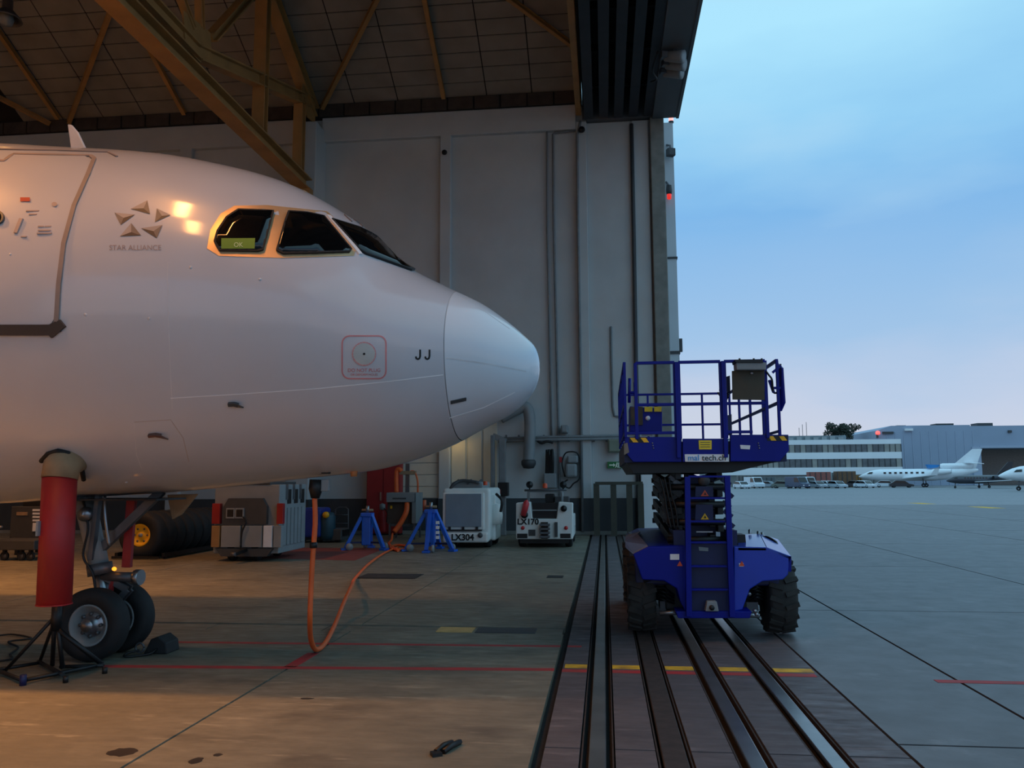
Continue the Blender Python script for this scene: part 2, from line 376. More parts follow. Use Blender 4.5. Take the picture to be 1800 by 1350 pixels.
# dark wainscot, in runs between the pilasters
wz = aY(950, 876, WY).z
for x0, x1, d in ((-62, -11.27, .195), (-10.39, -5.92, .195), (-5.49, -.83, .195), (-.43, 1.85, .115)):
    wbox('wainscot', x0, x1, .06, wz, M_WAIN, d, 0)
for x0, x1, d in ((-5.915, -5.495, -.02), (-.825, -.435, -.04)): wbox('wainscot', x0, x1, .06, wz, M_WAIN, d, 0)
MB().box((-11.28, WY-.87, .06), (-10.38, WY+.2, wz)).build('wainscot', M_WAIN, wall_back)
wbox('kerb', -62, 1.85, 0, .12, M_CONC, -.05, .01)
# plank-like cladding of the roller door behind the nose
M_CREAM = mat('cream_sheet', (214, 208, 190), .7, var=.05, scale=2)
x0, x1 = -7.4, -5.92
for k in range(10): wbox('cladding_sheet', x0, x1, wz+.02+k*.42, wz+.42+k*.42, M_CREAM, .17, .01)
for k, xx in enumerate((-5.3, -4.72, -4.15)): wbox('cladding_sheet', xx-.16, xx+.34, wz+.02, 5.5, M_CREAM, .17, .01)
# white door leaf end by the corner
wbox('door_leaf', 1.24, 1.86, 0, 3.15, mat('white_post', (224, 228, 230), .6, var=.03), -.18)
# other hangar walls and the roof, mostly out of frame
struct('wall_left', MB().box((-62.6, -9.6, 0), (-62, WY+1, 16)), M_WALL)
struct('wall_rear', MB().box((-62, -9.6, 0), (-14, -9.0, 18)).box((-14, -9.6, 9.0), (2.3, -9.0, 18)), M_WALL, label='unseen rear hangar wall with a doorway added for daylight')  # unseen; doorway added and sized to let cool daylight onto the fuselage
# outer face of the door bay beyond the corner
wo = MB().box((1.2, 31.0, 0), (2.86, 36.0, 15.6)); wall_out = struct('wall_outer', wo, mat('outer_wall', (196, 202, 206), .7, var=.05, scale=.7))
MB().box((1.2, 30.96, 10.2), (2.89, 36, 10.27)).build('joint_strip', M_DGREY, wall_out)
MB().box((1.2, 30.96, 6.55), (2.89, 36, 6.66)).build('joint_strip', M_DGREY, wall_out)

HZ_ = 15.0
# ---- sloping ceiling of boards
SL = .508; CZ0 = 16.2
def zc(Y): return CZ0 + SL*(WY-Y)
ceiling = struct('ceiling', MB().hexa([(-62, 14, zc(14)+.05), (-.60, 14, zc(14)+.05), (-.60, WY+1, zc(WY+1)+.05), (-62, WY+1, zc(WY+1)+.05), (-62, 14, zc(14)+.4), (-.60, 14, zc(14)+.4), (-.60, WY+1, zc(WY+1)+.4), (-62, WY+1, zc(WY+1)+.4)]), M_CEILGAP)
pw, ph = 1.70, .553
me = None
for c in range(13):
    xr = -.74-pw*c
    for r in range(10):
        y1 = WY-r*ph; y0 = y1-ph
        if me is None:
            b = MB(); g = .022
            b.hexa([(-pw+g, -ph+g, SL*(ph-g)+.02), (-g, -ph+g, SL*(ph-g)+.02), (-g, -g, SL*g+.02), (-pw+g, -g, SL*g+.02), (-pw+g, -ph+g, SL*(ph-g)+.06), (-g, -ph+g, SL*(ph-g)+.06), (-g, -g, SL*g+.06), (-pw+g, -g, SL*g+.06)])
            o = b.build('ceiling_board', M_CEIL, ceiling); me = o.data
        else:
            o = bpy.data.objects.new('ceiling_board', me); COL.objects.link(o); o.parent = ceiling
        o.location = (xr, y1, zc(y1)-.0)
# upper roof, out of sight
ztop = zc(14)
struct('roof', MB().box((-62, 3, ztop+.05), (-.6, 14, ztop+.4)).hexa([(-62, -9.8, 17.6), (-.6, -9.8, 17.6), (-.6, 3, ztop), (-62, 3, ztop), (-62, -9.8, 18), (-.6, -9.8, 18), (-.6, 3, ztop+.4), (-62, 3, ztop+.4)]), M_CEIL, label='upper hangar roof')
# gable sheet above the door header
struct('wall_gable', MB().box((-.58, -9.8, HZ_+1.52), (-.3, WY+1, ztop+.4)), M_FASC)
# eaves board band above the wall
tb = struct('trim_1', MB().box((-62, WY-.02, TOPZ), (-.6, WY+.25, CZ0+.05)), M_CEILGAP)
x = -.62
while x > -26:
    MB().box((x-1.0+.03, WY-.1, TOPZ+.03), (x-.03, WY+.0, CZ0-.02)).build('eaves_board', M_BAND, tb); x -= 1.0

# ---- door header with its four guide channels, running over the rails
hd = thing('door_header', 'dark steel header with parallel guide channels above the door rails', 'header', (1.1, 0, 14.9))
HZ = 15.0
MB().box((-.58, -8.9, HZ+1.1), (2.6, WY-.15, HZ+1.5)).build('header_roof', M_HEADD, hd)
xs = [-.34, .20, .73, 1.26, 1.80]
for i, xx in enumerate(xs):
    MB().box((xx-.09, -8.9, HZ+.03), (xx+.09, WY-.2, HZ+1.1)).build('guide_beam', M_HEAD, hd)
    MB().box((xx-.16, -8.9, HZ), (xx+.16, WY-.2, HZ+.05)).build('guide_flange', M_HEAD, hd)
for k in range(15):
    yy = 27.6-k*2.4
    MB().box((-.5, yy, HZ+.55), (1.9, yy+.14, HZ+.8)).build('cross_tie', M_HEADD, hd)
MB().box((1.96, -8.9, HZ-.08), (2.80, WY-.13, HZ+.02)).build('soffit_sheet', M_FASC, hd)
MB().box((2.80, -8.9, HZ-.12), (2.90, WY-.13, HZ+3.0)).build('fascia', M_FASC, hd)
MB().box((-.58, WY-.18, HZ), (2.8, WY-.14, HZ+1.1)).build('end_plate', M_FASC, hd)
# soffit floodlights
fl = thing('soffit_floodlight', 'cluster of three grey floodlights bolted under the header soffit', 'floodlight', aY(1185, 130, 24.5))
for k, (px, py) in enumerate(((1186, 112), (1188, 132), (1184, 152))):
    c = aY(px, py, 24.2+.5*k); c.z = HZ-.32
    ax = Vector((.8, -.35, -.25))
    h = MB().lathe([(0, -.3), (.15, -.3), (.19, .22), (.2, .3), (0, .27)], c, ax, 16).build('lamp_housing', M_GREY, fl)
    MB().box((c.x-.03, c.y-.03, c.z), (c.x+.03, c.y+.03, HZ-.08)).build('bracket', M_DST, fl)
    MB().cbox((c.x-.3, c.y, c.z+.06), (.22, .2, .18), .3).build('ballast_box', M_DST, fl)
MB().tube(bez([(fl.location.x-.5, 24.2, HZ-.12), (fl.location.x-.62, 24.9, HZ-.35), (fl.location.x-.45, 25.6, HZ-.3), (fl.location.x-.6, 26.2, HZ-.1)]), .03, 6).build('cable', M_BLACK, fl)

# ---- roof truss standing on the wall pillar
TX = -10.78
tr = thing('roof_truss', 'large ochre steel roof truss standing on the white wall pillar', 'truss', (TX, WY-.5, 12.4))
def tI(name, p, q, w, h, up=(0, 0, 1), dx=0.0): return MB().ibeam((TX+dx, p[0], p[1]), (TX+dx, q[0], q[1]), w, h, .05, up).build(name, M_YEL, tr)
def pz(x, y): q = aX(x, y, TX); return (q.y, q.z)
a = pz(538, 322); bq = pz(195, 0)
zlow = (a[1]+bq[1])/2
tI('bottom_chord', (28.35, zlow), (2.0, zlow), .52, .46)
f0 = pz(545, 180); f1 = pz(345, 92); f2 = pz(262, 0)
tI('haunch_beam', f0, f1, .34, .42)
tI('inner_chord', f1, (2.0, f1[1]+.05), .34, .40)
tI('rafter', (29.0, zc(29.0)-.45), (14, zc(14)-.45), .42, .5)
v0 = pz(456, 228); tI('post', (v0[0], zlow+.2), (v0[0], zc(v0[0])-.6), .40, .34, (0, 1, 0))
v1 = pz(526, 230); tI('post', (v1[0], zlow+.2), (v1[0], f0[1]-.25), .34, .34, (0, 1, 0))
d0 = pz(372, 66); d1 = pz(440, -10); tI('diagonal', d0, d1, .28, .26)
d0 = pz(338, 50); d1 = pz(312, -20); tI('diagonal', d0, d1, .2, .2)
d0 = pz(352, 50); d1 = pz(350, -30); tI('diagonal', d0, d1, .2, .2)
gp = [pz(*q) for q in ((318, 18), (366, 58), (368, 92), (348, 110), (322, 80))]
MB().prism([(TX+.02, y, z) for y, z in gp], (.05, 0, 0)).build('gusset_plate', M_YEL, tr)
gp = [(28.95, 15.35), (28.9, 17.2), (27.7, 16.9), (27.5, 15.9), (28.2, 15.3)]
MB().prism([(TX+.05, y, z) for y, z in gp], (.05, 0, 0)).build('gusset_plate', M_YEL, tr)
MB().box((TX-.3, 28.0, zlow-.5), (TX+.3, 28.36, zlow-.2)).build('bearing_plate', M_YEL, tr)
# slim wind braces below the ceiling boards
def aC(x, y, off):
    d = ray(x, y); t = (CZ0-off+SL*WY-EYE)/(d.z+SL*d.y); return EYEV+d*t
br = [((566, 190), (668, -12), 'brace rising right from the pillar head'), ((780, 172), (742, -20), 'brace in the middle, above the nose'), ((1012, 84), (880, -14), 'brace meeting the door header edge'), ((121, 215), (196, 15), 'brace above the white antenna blade'),
      ((102, 208), (-20, 30), 'brace left of the antenna, longest in the corner'), ((88, 218), (-20, 162), 'brace at the far left edge, nearly flat'), ((324, 200), (262, 84), 'brace behind the big diagonal beam')]
for p, q, lab in br:
    P, Q = aC(*p, .22), aC(*q, .22)
    solo('wind_brace', MB().ibeam(P, Q, .15, .17, .03), M_YEL, 'slim ochre ceiling '+lab, 'brace', 'wind braces under the ceiling')
e0 = aY(1021, 205, WY-.05)
solo('edge_beam', MB().ibeam((-.72, WY-.02, 15.55), (-.72, 8, 15.55), .2, .6, .04), M_YEL, 'ochre edge beam running along the dark door header', 'beam')
# ================================================================ AIRCRAFT
AX0, AYC, AZC = -.675, 8.8, 3.73
S_ = [0, .05, .15, .3, .6, 1.0, 1.5, 1.85, 2.3, 2.8, 3.4, 4.2, 5.2, 6.4, 9]
ZT = [-.615, -.40, -.29, -.155, .066, .268, .551, .905, 1.228, 1.49, 1.68, 1.853, 1.965, 2.07, 2.07]
ZB = [-.615, -.85, -.985, -1.112, -1.268, -1.47, -1.643, -1.722, -1.772, -1.822, -1.883, -1.95, -2.0, -2.07, -2.07]
WD = [0, .22, .4, .58, .85, 1.1, 1.34, 1.46, 1.6, 1.71, 1.82, 1.91, 1.96, 1.975, 1.975]
Q_ = [math.sqrt(s) for s in S_]
def mk(y):
    n = len(Q_); h = [Q_[i+1]-Q_[i] for i in range(n-1)]; d = [(y[i+1]-y[i])/h[i] for i in range(n-1)]; m = [0.0]*n; m[0] = d[0]; m[-1] = d[-1]
    for i in range(1, n-1):
        if d[i-1]*d[i] > 0:
            w1 = 2*h[i]+h[i-1]; w2 = h[i]+2*h[i-1]; m[i] = (w1+w2)/(w1/d[i-1]+w2/d[i])
    def f(s):
        if s >= 9: return y[-1]
        q = math.sqrt(max(s, 0)); k = 0
        while k < n-2 and q > Q_[k+1]: k += 1
        t = (q-Q_[k])/h[k]
        return (2*t**3-3*t*t+1)*y[k]+(t**3-2*t*t+t)*h[k]*m[k]+(-2*t**3+3*t*t)*y[k+1]+(t**3-t*t)*h[k]*m[k+1]
    return f
fT, fB, fW = mk(ZT), mk(ZB), mk(WD)
def sec(s):
    a, b, w = fT(s), fB(s), fW(s); zm = (a+b)/2*max(0, 1-s/5); return a, b, w, zm
def ring_pt(s, th, grow=0.0):
    a, b, w, zm = sec(s); sn, cs = math.sin(th), math.cos(th)
    z = zm+((a-zm) if sn > 0 else (zm-b))*sn
    return Vector((AX0-s, AYC+w*cs*(1+grow), AZC+z*(1 if not grow else 1)+(grow*sn)))
def inside(p):
    s = AX0-p.x
    if s <= 0: return False
    a, b, w, zm = sec(s); z = p.z-AZC
    if z >= a or z <= b: return False
    q = (z-zm)/((a-zm) if z > zm else (zm-b))
    return abs(p.y-AYC) < w*math.sqrt(max(0, 1-q*q))
def hit(x, y):
    """the point of the near fuselage side seen at a picture position"""
    for _ in range(60):
        d = ray(x, y); d = d/d.y; Y = 5.5; last = Y
        while Y < 10.5:
            if inside(EYEV+d*Y):
                lo, hi = Y-.04, Y
                for _k in range(14):
                    mi = (lo+hi)/2
                    if inside(EYEV+d*mi): hi = mi
                    else: lo = mi
                return EYEV+d*hi
            Y += .04
        x -= 1.0; y += .6
    return EYEV+d*AYC
def nrm(p):
    s = AX0-p.x; e = .01
    def F(v):
        a, b, w, zm = sec(max(AX0-v.x, .002)); z = v.z-AZC; q = (z-zm)/((a-zm) if z > zm else (zm-b))
        return q*q+((v.y-AYC)/w)**2
    g = Vector([(F(p+Vector(k)*e)-F(p-Vector(k)*e)) for k in ((1, 0, 0), (0, 1, 0), (0, 0, 1))])
    return g.normalized()
ac = thing('airliner', 'white twin-jet airliner nose parked in the hangar, facing the open door', 'airliner', (-5.6, AYC, 0))
NT = 96; S_RAD = AX0-hit(781, 640).x
def loft(name, stations, m, parent, cap=None):
    b = MB(); vs = [ring_pt(s, 2*math.pi*k/NT) for s in stations for k in range(NT)]
    fs = [(i*NT+k, i*NT+(k+1) % NT, (i+1)*NT+(k+1) % NT, (i+1)*NT+k) for i in range(len(stations)-1) for k in range(NT)]
    b.add(vs, fs, True)
    if cap: b.f.append([(len(stations)-1)*NT+k for k in range(NT)]); b.sm.append(False)
    return b.build(name, m, parent)
st = [.0005]+[S_RAD*(i/34)**2 for i in range(1, 34)]+[S_RAD-.004, ]
loft('radome', st, M_RAD, ac)
st = [S_RAD+.004+(6.4-S_RAD)*i/70 for i in range(71)]+[7, 8, 9, 12, 16, 22]
fus = loft('fuselage', st, M_AC, ac, True)
sb = MB(); sb.add([AYC and ring_pt(s, 2*math.pi*k/NT) for s in (S_RAD-.004, S_RAD+.004) for k in range(NT)], [(k, (k+1) % NT, NT+(k+1) % NT, NT+k) for k in range(NT)])
for v in sb.v: v.y = AYC+(v.y-AYC)*.994; v.z = AZC+(v.z-AZC)*.994
sb.build('radome_seam', mat('radome_gap', (196, 196, 200), .6), ac)

def decal(name, poly, m, parent, off=.004, cuts=2, thick=0.0, mirror=False):
    """a patch on the fuselage skin whose outline is given by picture positions"""
    bm = bmesh.new(); vs = [bm.verts.new((x, y, 0)) for x, y in poly]; bm.faces.new(vs)
    bmesh.ops.triangulate(bm, faces=bm.faces)
    if cuts: bmesh.ops.subdivide_edges(bm, edges=bm.edges, cuts=cuts, use_grid_fill=True)
    bm.verts.ensure_lookup_table(); P = []
    for v in bm.verts:
        p = hit(v.co.x, v.co.y); P.append((p, nrm(p)))
    b = MB(); fs = [[v.index for v in f.verts] for f in bm.faces]
    bm.verts.index_update()
    fs = [[v.index for v in f.verts] for f in bm.faces]
    b.add([p+n*off for p, n in P], fs, True)
    if thick:
        pass
    bm.free()
    if mirror:
        for v in b.v: v.y = 2*AYC-v.y
    o = b.build(name, m, parent)
    # normals outward
    me = o.data; base = Vector(o['_base']); c = sum((v.co for v in me.vertices), Vector())/len(me.vertices)
    n0 = Vector((0, 0, 0))
    for p in me.polygons: n0 += p.normal*p.area
    if n0.dot(nrm(c+base)) < 0: me.flip_normals()
    if thick:
        so = o.modifiers.new('solid', 'SOLIDIFY'); so.thickness = thick; so.offset = 0
    return o
def strip(name, pts, w, m, parent, off=.004, n=4, h=.006):
    """a raised bead along picture positions on the skin"""
    P = [hit(x, y) for x, y in pts]; b = MB(); vs = []
    for i, p in enumerate(P):
        t = (P[min(i+1, len(P)-1)]-P[max(i-1, 0)]).normalized(); nn = nrm(p); sd = t.cross(nn).normalized()
        vs += [p+sd*w/2-nn*.01, p+sd*w/2+nn*h, p-sd*w/2+nn*h, p-sd*w/2-nn*.01]
    fs = [(i*4+k, i*4+(k+1) % 4, (i+1)*4+(k+1) % 4, (i+1)*4+k) for i in range(len(P)-1) for k in range(4)]
    fs += [(0, 1, 2, 3), tuple(4*(len(P)-1)+k for k in (3, 2, 1, 0))]
    return b.add(vs, fs).build(name, m, parent)
def lerp_path(pts, n=6):
    o = []
    for (x0, y0), (x1, y1) in zip(pts[:-1], pts[1:]): o += [(x0+(x1-x0)*k/n, y0+(y1-y0)*k/n) for k in range(n)]
    return o+[pts[-1]]
# cockpit windows
W3 = [(378, 426), (383, 408), (399, 384), (419, 371), (480, 373), (462, 440), (454, 442), (387, 441)]
W2 = [(507, 374), (538, 376), (568, 382), (616, 440), (613, 444), (557, 445.5), (498, 446.5), (487, 441), (501, 391)]
W1 = [(583, 387), (632, 402), (672, 422), (729, 475), (722, 476), (700, 468), (642, 447), (632, 441)]
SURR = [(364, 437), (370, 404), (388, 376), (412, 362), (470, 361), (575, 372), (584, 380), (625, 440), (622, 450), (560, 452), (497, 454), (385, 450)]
sr = decal('window_surround', SURR, M_SURR_LIT, ac, .004, 3)
decal('window_surround', SURR, M_SURR_LIT, ac, .004, 3, mirror=True)
for i, w in enumerate((W3, W2, W1)):
    for mir in (False, True):
        gl = decal('cockpit_window', w, M_GLASS, ac, .016, 3, .02, mir)
        if not mir: strip('window_gasket', lerp_path(w+[w[0]], 4), .018, M_BLK, gl, h=.026)
strip('window_post', lerp_path([(577, 380), (633, 448)], 6), .05, mat('post_white', (222, 222, 224), .4), ac, h=.018)
# green card in the rear side window
cdp = decal('window_card', [(390, 422), (449, 422), (448, 440), (390, 440)], mat('card_green', (92, 138, 40), .5), ac, .030, 1)
def skin_map(px, py, sc, off):
    """maps flat text units to the skin around a picture position"""
    def f(u, v):
        p = hit(px+u*sc, py-v*sc); return p+nrm(p)*off
    return f
text_obj('card_text', 'OK', 11, mat('card_ink', (205, 225, 170), .6), cdp, None, (1, 0, 0), (0, 0, 1), mapper=skin_map(420, 434, 1, .034))
text_obj('card_text', 'FUEL CHECK DONE', 6, MATS['card_ink'], cdp, None, (1, 0, 0), (0, 0, 1), mapper=skin_map(420, 426.5, .95, .034)) if False else None
# wipers
strip('wiper', lerp_path([(605, 378), (618, 390)], 3), .012, M_SEAM, ac, h=.012)
strip('wiper', lerp_path([(624, 384), (638, 398)], 3), .012, M_SEAM, ac, h=.012)
# registration letters and static port
for k, xs_ in enumerate((738.5, 755)):
    strip('nose_letter', lerp_path([(xs_, 614.5), (xs_, 626), (xs_-1.2, 630), (xs_-4, 631.5), (xs_-6.8, 630), (xs_-7.6, 626.5)], 3), .017, M_TXT, ac, h=.003)
fr = lerp_path([(612, 590), (668, 590)], 5)
def rrect(x0, y0, x1, y1, r, n=5):
    o = []
    for cx, cy, a in ((x1-r, y0+r, -90), (x1-r, y1-r, 0), (x0+r, y1-r, 90), (x0+r, y0+r, 180)):
        o += [(cx+r*math.cos(math.radians(a+90*k/n)), cy+r*math.sin(math.radians(a+90*k/n))) for k in range(n+1)]
    return o+[o[0]]
pp = hit(640, 622)
strip('port_frame', lerp_path(rrect(601.5, 590.5, 678.5, 665.5, 13), 3), .013, mat('frame_red', (208, 132, 134), .5), ac, h=.003)
cir = [(640+20*math.cos(a*math.pi/12), 622+20*math.sin(a*math.pi/12)) for a in range(25)]
pd = decal('static_port', cir[:-1], mat('port_metal', (186, 190, 188), .4, metal=.3), ac, .006, 2)
strip('port_ring', cir, .012, MATS['frame_red'], pd, h=.006)
decal('port_hole', [(640+2.2*math.cos(a*math.pi/4), 622+2.2*math.sin(a*math.pi/4)) for a in range(8)], M_BLK, pd, .010, 0)
text_obj('port_notice', 'DO NOT PLUG', 9, M_TXTR, ac, None, (1, 0, 0), (0, 0, 1), mapper=skin_map(640, 651, .95, .004))
text_obj('port_notice', 'OR DEFORM HOLES', 7.5, M_TXTR, ac, None, (1, 0, 0), (0, 0, 1), mapper=skin_map(640, 658.5, .72, .004))
# emblem of five folded triangles
T5 = [((1380, 825), (1555, 735), (1585, 880), (1515, 820)), ((1655, 820), (1800, 890), (1635, 965), (1710, 900)), ((1490, 1030), (1715, 995), (1655, 1135), (1620, 1060)), ((1385, 975), (1490, 1105), (1265, 1115), (1385, 1070)), ((1210, 865), (1425, 885), (1275, 995), (1305, 920))]
tones = [(2, 1, 0), (2, 0, 1), (2, 1, 0), (1, 0, 2), (2, 0, 1)]
EM = [mat('emblem_dark', (84, 70, 64), .5), mat('emblem_mid', (128, 114, 106), .5), mat('emblem_light', (172, 158, 150), .5)]
for (a, b_, c, d), tn in zip(T5, tones):
    q = lambda v: (v[0]/6, 230+v[1]/6)
    root = None
    for k, (u, v) in enumerate(((a, b_), (b_, c), (c, a))):
        root_ = decal('emblem_triangle' if root is None else 'facet', [q(u), q(v), q(d)], EM[tn[k]], ac if root is None else root, .004, 1)
        root = root or root_
text_obj('emblem_text', 'STAR ALLIANCE', 9.5, M_TXTG, ac, None, (1, 0, 0), (0, 0, 1), mapper=skin_map(238, 436, 1.35, .004))
# passenger door
DSEAM = mat('door_seal', (150, 134, 126), .55)
dpoly = [(-60, 262), (150, 276), (163, 283), (150, 315), (128, 365), (110, 430), (101, 500), (97, 560), (90, 570), (-70, 574)]
door = decal('cabin_door', dpoly, M_AC, ac, .012, 3)
strip('door_seal', lerp_path([(-50, 285), (8, 284), (24, 272), (160, 275), (166, 280), (155, 308), (131, 362), (113, 428), (104, 500), (100, 566)], 5), .042, DSEAM, door, h=.016)
strip('door_sill', lerp_path([(-70, 580), (92, 580), (104, 574)], 5), .10, mat('sill_dark', (66, 58, 54), .6), door, h=.03)
strip('door_sill', lerp_path([(88, 588), (112, 568)], 4), .08, MATS['sill_dark'], door, h=.03)
strip('rain_gutter', lerp_path([(-60, 262), (100, 265), (190, 268), (206, 276)], 6), .02, DSEAM, ac, h=.012)
cir = [(-2+9*math.cos(a*math.pi/8), 384+10*math.sin(a*math.pi/8)) for a in range(17)]
dw = decal('door_window', cir[:-1], M_GLASS, door, .018, 1); strip('window_ring', cir, .02, M_DST, dw, h=.024)
decal('door_placard', [(37, 349), (54, 349), (54, 356), (37, 356)], mat('placard_red', (176, 52, 44), .6), door, .016, 0)
strip('door_handle', lerp_path([(39, 386), (29, 411)], 3), .035, mat('handle_grey', (172, 156, 152), .5), door, h=.022)
for k, (x0, x1, y) in enumerate(((68, 78, 399), (80, 91, 399), (68, 90, 406), (66, 92, 411), (38, 48, 417), (47, 70, 372), (52, 66, 378))):
    strip('door_stencil', [(x0, y), (x1, y)], .012, MATS['handle_grey'] if k < 5 else M_TXTG, door, h=.014)
decal('vent_disc', [(97+5*math.cos(a*math.pi/5), 361+4*math.sin(a*math.pi/5)) for a in range(10)], MATS['handle_grey'], door, .016, 0)
# panel lines, strips and probes
LSEAM = mat('skin_line', (206, 206, 210), .5)
strip('skin_lap', lerp_path([(300, 700), (420, 693), (560, 683), (680, 671), (779, 659)], 6), .008, mat('lap_light', (238, 238, 240), .4), ac, h=.0015)
strip('lightning_strip', lerp_path([(785, 629), (860, 640), (925, 653)], 6), .014, LSEAM, ac, h=.0015)
strip('lightning_strip', lerp_path([(806, 521), (850, 546), (896, 578)], 6), .012, LSEAM, ac, h=.0015)
strip('lightning_strip', lerp_path([(790, 735), (850, 717), (905, 690)], 6), .012, mat('lap_light2', (236, 236, 238), .4), ac, h=.0015)
strip('skin_joint', lerp_path([(295, 460), (296, 560), (299, 640), (303, 720)], 5), .006, LSEAM, ac, h=.0006)
strip('access_panel', lerp_path([(236, 745), (240, 800), (250, 826)], 4), .008, LSEAM, ac, h=.0006)
strip('access_panel', lerp_path([(236, 742), (300, 738), (322, 770), (332, 812)], 4), .008, mat('line_brown', (178, 168, 164), .6), ac, h=.0006)
strip('pitot_slot', lerp_path([(792, 707), (819, 701)], 4), .035, M_DGREY, ac, h=.012)
def probe(px, py, l, m, back=.06):
    p = hit(px, py); n_ = nrm(p); t = Vector((1, 0, 0)); t = (t-n_*t.dot(n_)).normalized()
    b = MB().lathe([(0, .02), (.05, .015), (.055, 0)], p, n_, 12).build('probe', m, ac)
    MB().tube([p, p+n_*.08, p+n_*.10+t*l*.3, p+n_*.10+t*l], [.028, .022, .018, .01], 8).build('probe_tip', m, b)
    MB().tube([p+n_*.02, p+n_*.03-t*back], [.03, .008], 8).build('probe_fairing', m, b)
for pts_, w_, m_, tip in (([(402, 709.5), (412, 709), (420, 711)], .032, M_DGREY, (430, 711.5)), ([(262, 764), (274, 762.5), (284, 764)], .026, mat('probe_red', (104, 70, 60), .6), (298, 766))):
    b_ = strip('probe', lerp_path(pts_, 3), w_, m_, ac, h=.035)
    q0, q1 = hit(*pts_[-1]), hit(*tip); MB().tube([q0+nrm(q0)*.03, q1+nrm(q1)*.05], [.014, .006], 8).build('probe_tip', m_, b_)
for (px, py) in ((457, 491), (335, 470), (262, 560), (150, 553), (222, 848), (18, 447)):
    p = hit(px, py); MB().lathe([(0, .006), (.012, .004), (.016, -.002)], p, nrm(p), 8).build('rivet_cap', LSEAM, ac)
# antenna blade on the crown
p = aY(140, 262, AYC); s0 = AX0-p.x; zt = AZC+fT(s0)
bl = [(aY(x_, y_, AYC).x, aY(x_, y_, AYC).z) for x_, y_ in ((129, 285), (120, 219), (127, 220), (138, 233), (163, 285))]
b = MB().prism([(x_, AYC-.02, z_) for x_, z_ in bl], (0, .04, 0)); b.build('antenna_blade', mat('blade_white', (216, 208, 204), .5), ac, .012)
decal('crown_glint', [(528, 331), (546, 334), (550, 340), (536, 338)], mat('beacon', (250, 236, 200), .15, spec=.8), ac, .008, 1)  # pale patch painted as the lamp highlight on the crown, not a fitting

# nose landing gear
GX, GY = -5.55, AYC
strut = MB().tube([(GX-.30, GY, 1.75), (GX-.06, GY, .95)], [.115, .105], 16).build('nose_gear_strut', M_GREY, ac)
MB().tube([(GX-.06, GY, .98), (GX+.06, GY, .42)], .072, 16).build('oleo_piston', M_STEEL, strut)
MB().tube([(GX-.07, GY, 1.0), (GX-.045, GY, .88)], .135, 16).build('steering_collar', M_DST, strut)
MB().tube([(GX+.06, GY-.22, .385), (GX+.06, GY+.22, .385)], .06, 12).build('axle', M_DST, strut)
MB().tube([(GX+.03, GY, .56), (GX+.06, GY, .40)], .095, 14).build('axle_fork', M_STEEL, strut)
for sgn in (-1, 1):
    MB().beam((GX-.08, GY+sgn*.05, .92), (GX+.30, GY+sgn*.04, .72), .03, .07).build('torque_link', M_DST, strut)
    MB().beam((GX+.30, GY+sgn*.04, .72), (GX+.07, GY+sgn*.05, .48), .03, .06).build('torque_link', M_DST, strut)
MB().beam((GX-.12, GY, 1.1), (GX+.62, GY+.02, 1.80), .07, .09).build('drag_brace', M_DST, strut)
MB().beam((GX-.1, GY-.1, 1.05), (GX-.05, GY-.1, 1.78), .05, .07).build('drag_brace', M_DST, strut)
tf = MB().tube([(GX+.0, GY-.02, .86), (GX+.42, GY-.06, .86)], .055, 12).build('tow_fitting', M_DST, strut)
MB().tube([(GX+.40, GY-.06, .86), (GX+.47, GY-.065, .86)], .085, 12).build('tow_cap', M_STEEL, strut)
MB().tube([(GX+.15, GY-.07, .95), (GX+.19, GY-.12, .955)], .022, 8).build('pin_light', mat('amber_pin', (255, 160, 40), .3, emit=(255, 150, 30), estr=2.0), strut)
MB().lathe([(0, .07), (.07, .05), (.085, 0), (.07, -.05), (0, -.07)], (GX-.17, GY-.14, 1.55), (0, 1, .2), 14).build('taxi_light', M_STEEL, strut)
MB().tube(bez([(GX-.22, GY-.12, 1.7), (GX-.12, GY-.16, 1.4), (GX-.16, GY-.16, 1.1), (GX-.05, GY-.14, .9), (GX, GY-.12, .6)]), .014, 6).build('hydraulic_line', M_BLACK, strut)
MB().tube(bez([(GX+.02, GY-.1, 1.75), (GX+.06, GY-.13, 1.5), (GX+.1, GY-.1, 1.2)]), .018, 6).build('hydraulic_line', M_STEEL, strut)
MB().prism([(GX-.40, GY-.50, 1.80), (GX-.27, GY-.52, 1.80), (GX-.16, GY-.56, 1.30), (GX-.34, GY-.56, 1.26)], (0, .03, 0)).build('gear_door', M_TAN, ac, .01)
MB().prism([(GX+.46, GY+.42, 1.75), (GX+.85, GY+.40, 1.76), (GX+.62, GY+.48, 1.52), (GX+.50, GY+.48, 1.46)], (0, .03, 0)).build('gear_door', M_TAN, ac, .01)
MB().box((GX-.45, GY-.32, 1.70), (GX+.75, GY+.32, 1.72)).build('wheel_well', M_BLACK, ac)
MB().beam((GX+.22, GY+.1, 1.72), (GX+.20, GY+.1, .95), .10, .05).build('lock_streamer', M_REDP, strut)
MB().beam((GX+.13, GY-.05, .9), (GX+.11, GY-.05, .62), .05, .02).build('lock_streamer', M_REDP, strut)
def tyre_prof(R, w, rim):
    return [(rim, -w*.36), (rim+.02, -w*.44), (rim+(R-rim)*.45, -w*.5), (R-.075*R, -w*.45), (R-.015*R, -w*.28), (R, 0), (R-.015*R, w*.28), (R-.075*R, w*.45), (rim+(R-rim)*.45, w*.5), (rim+.02, w*.44), (rim, w*.36)]
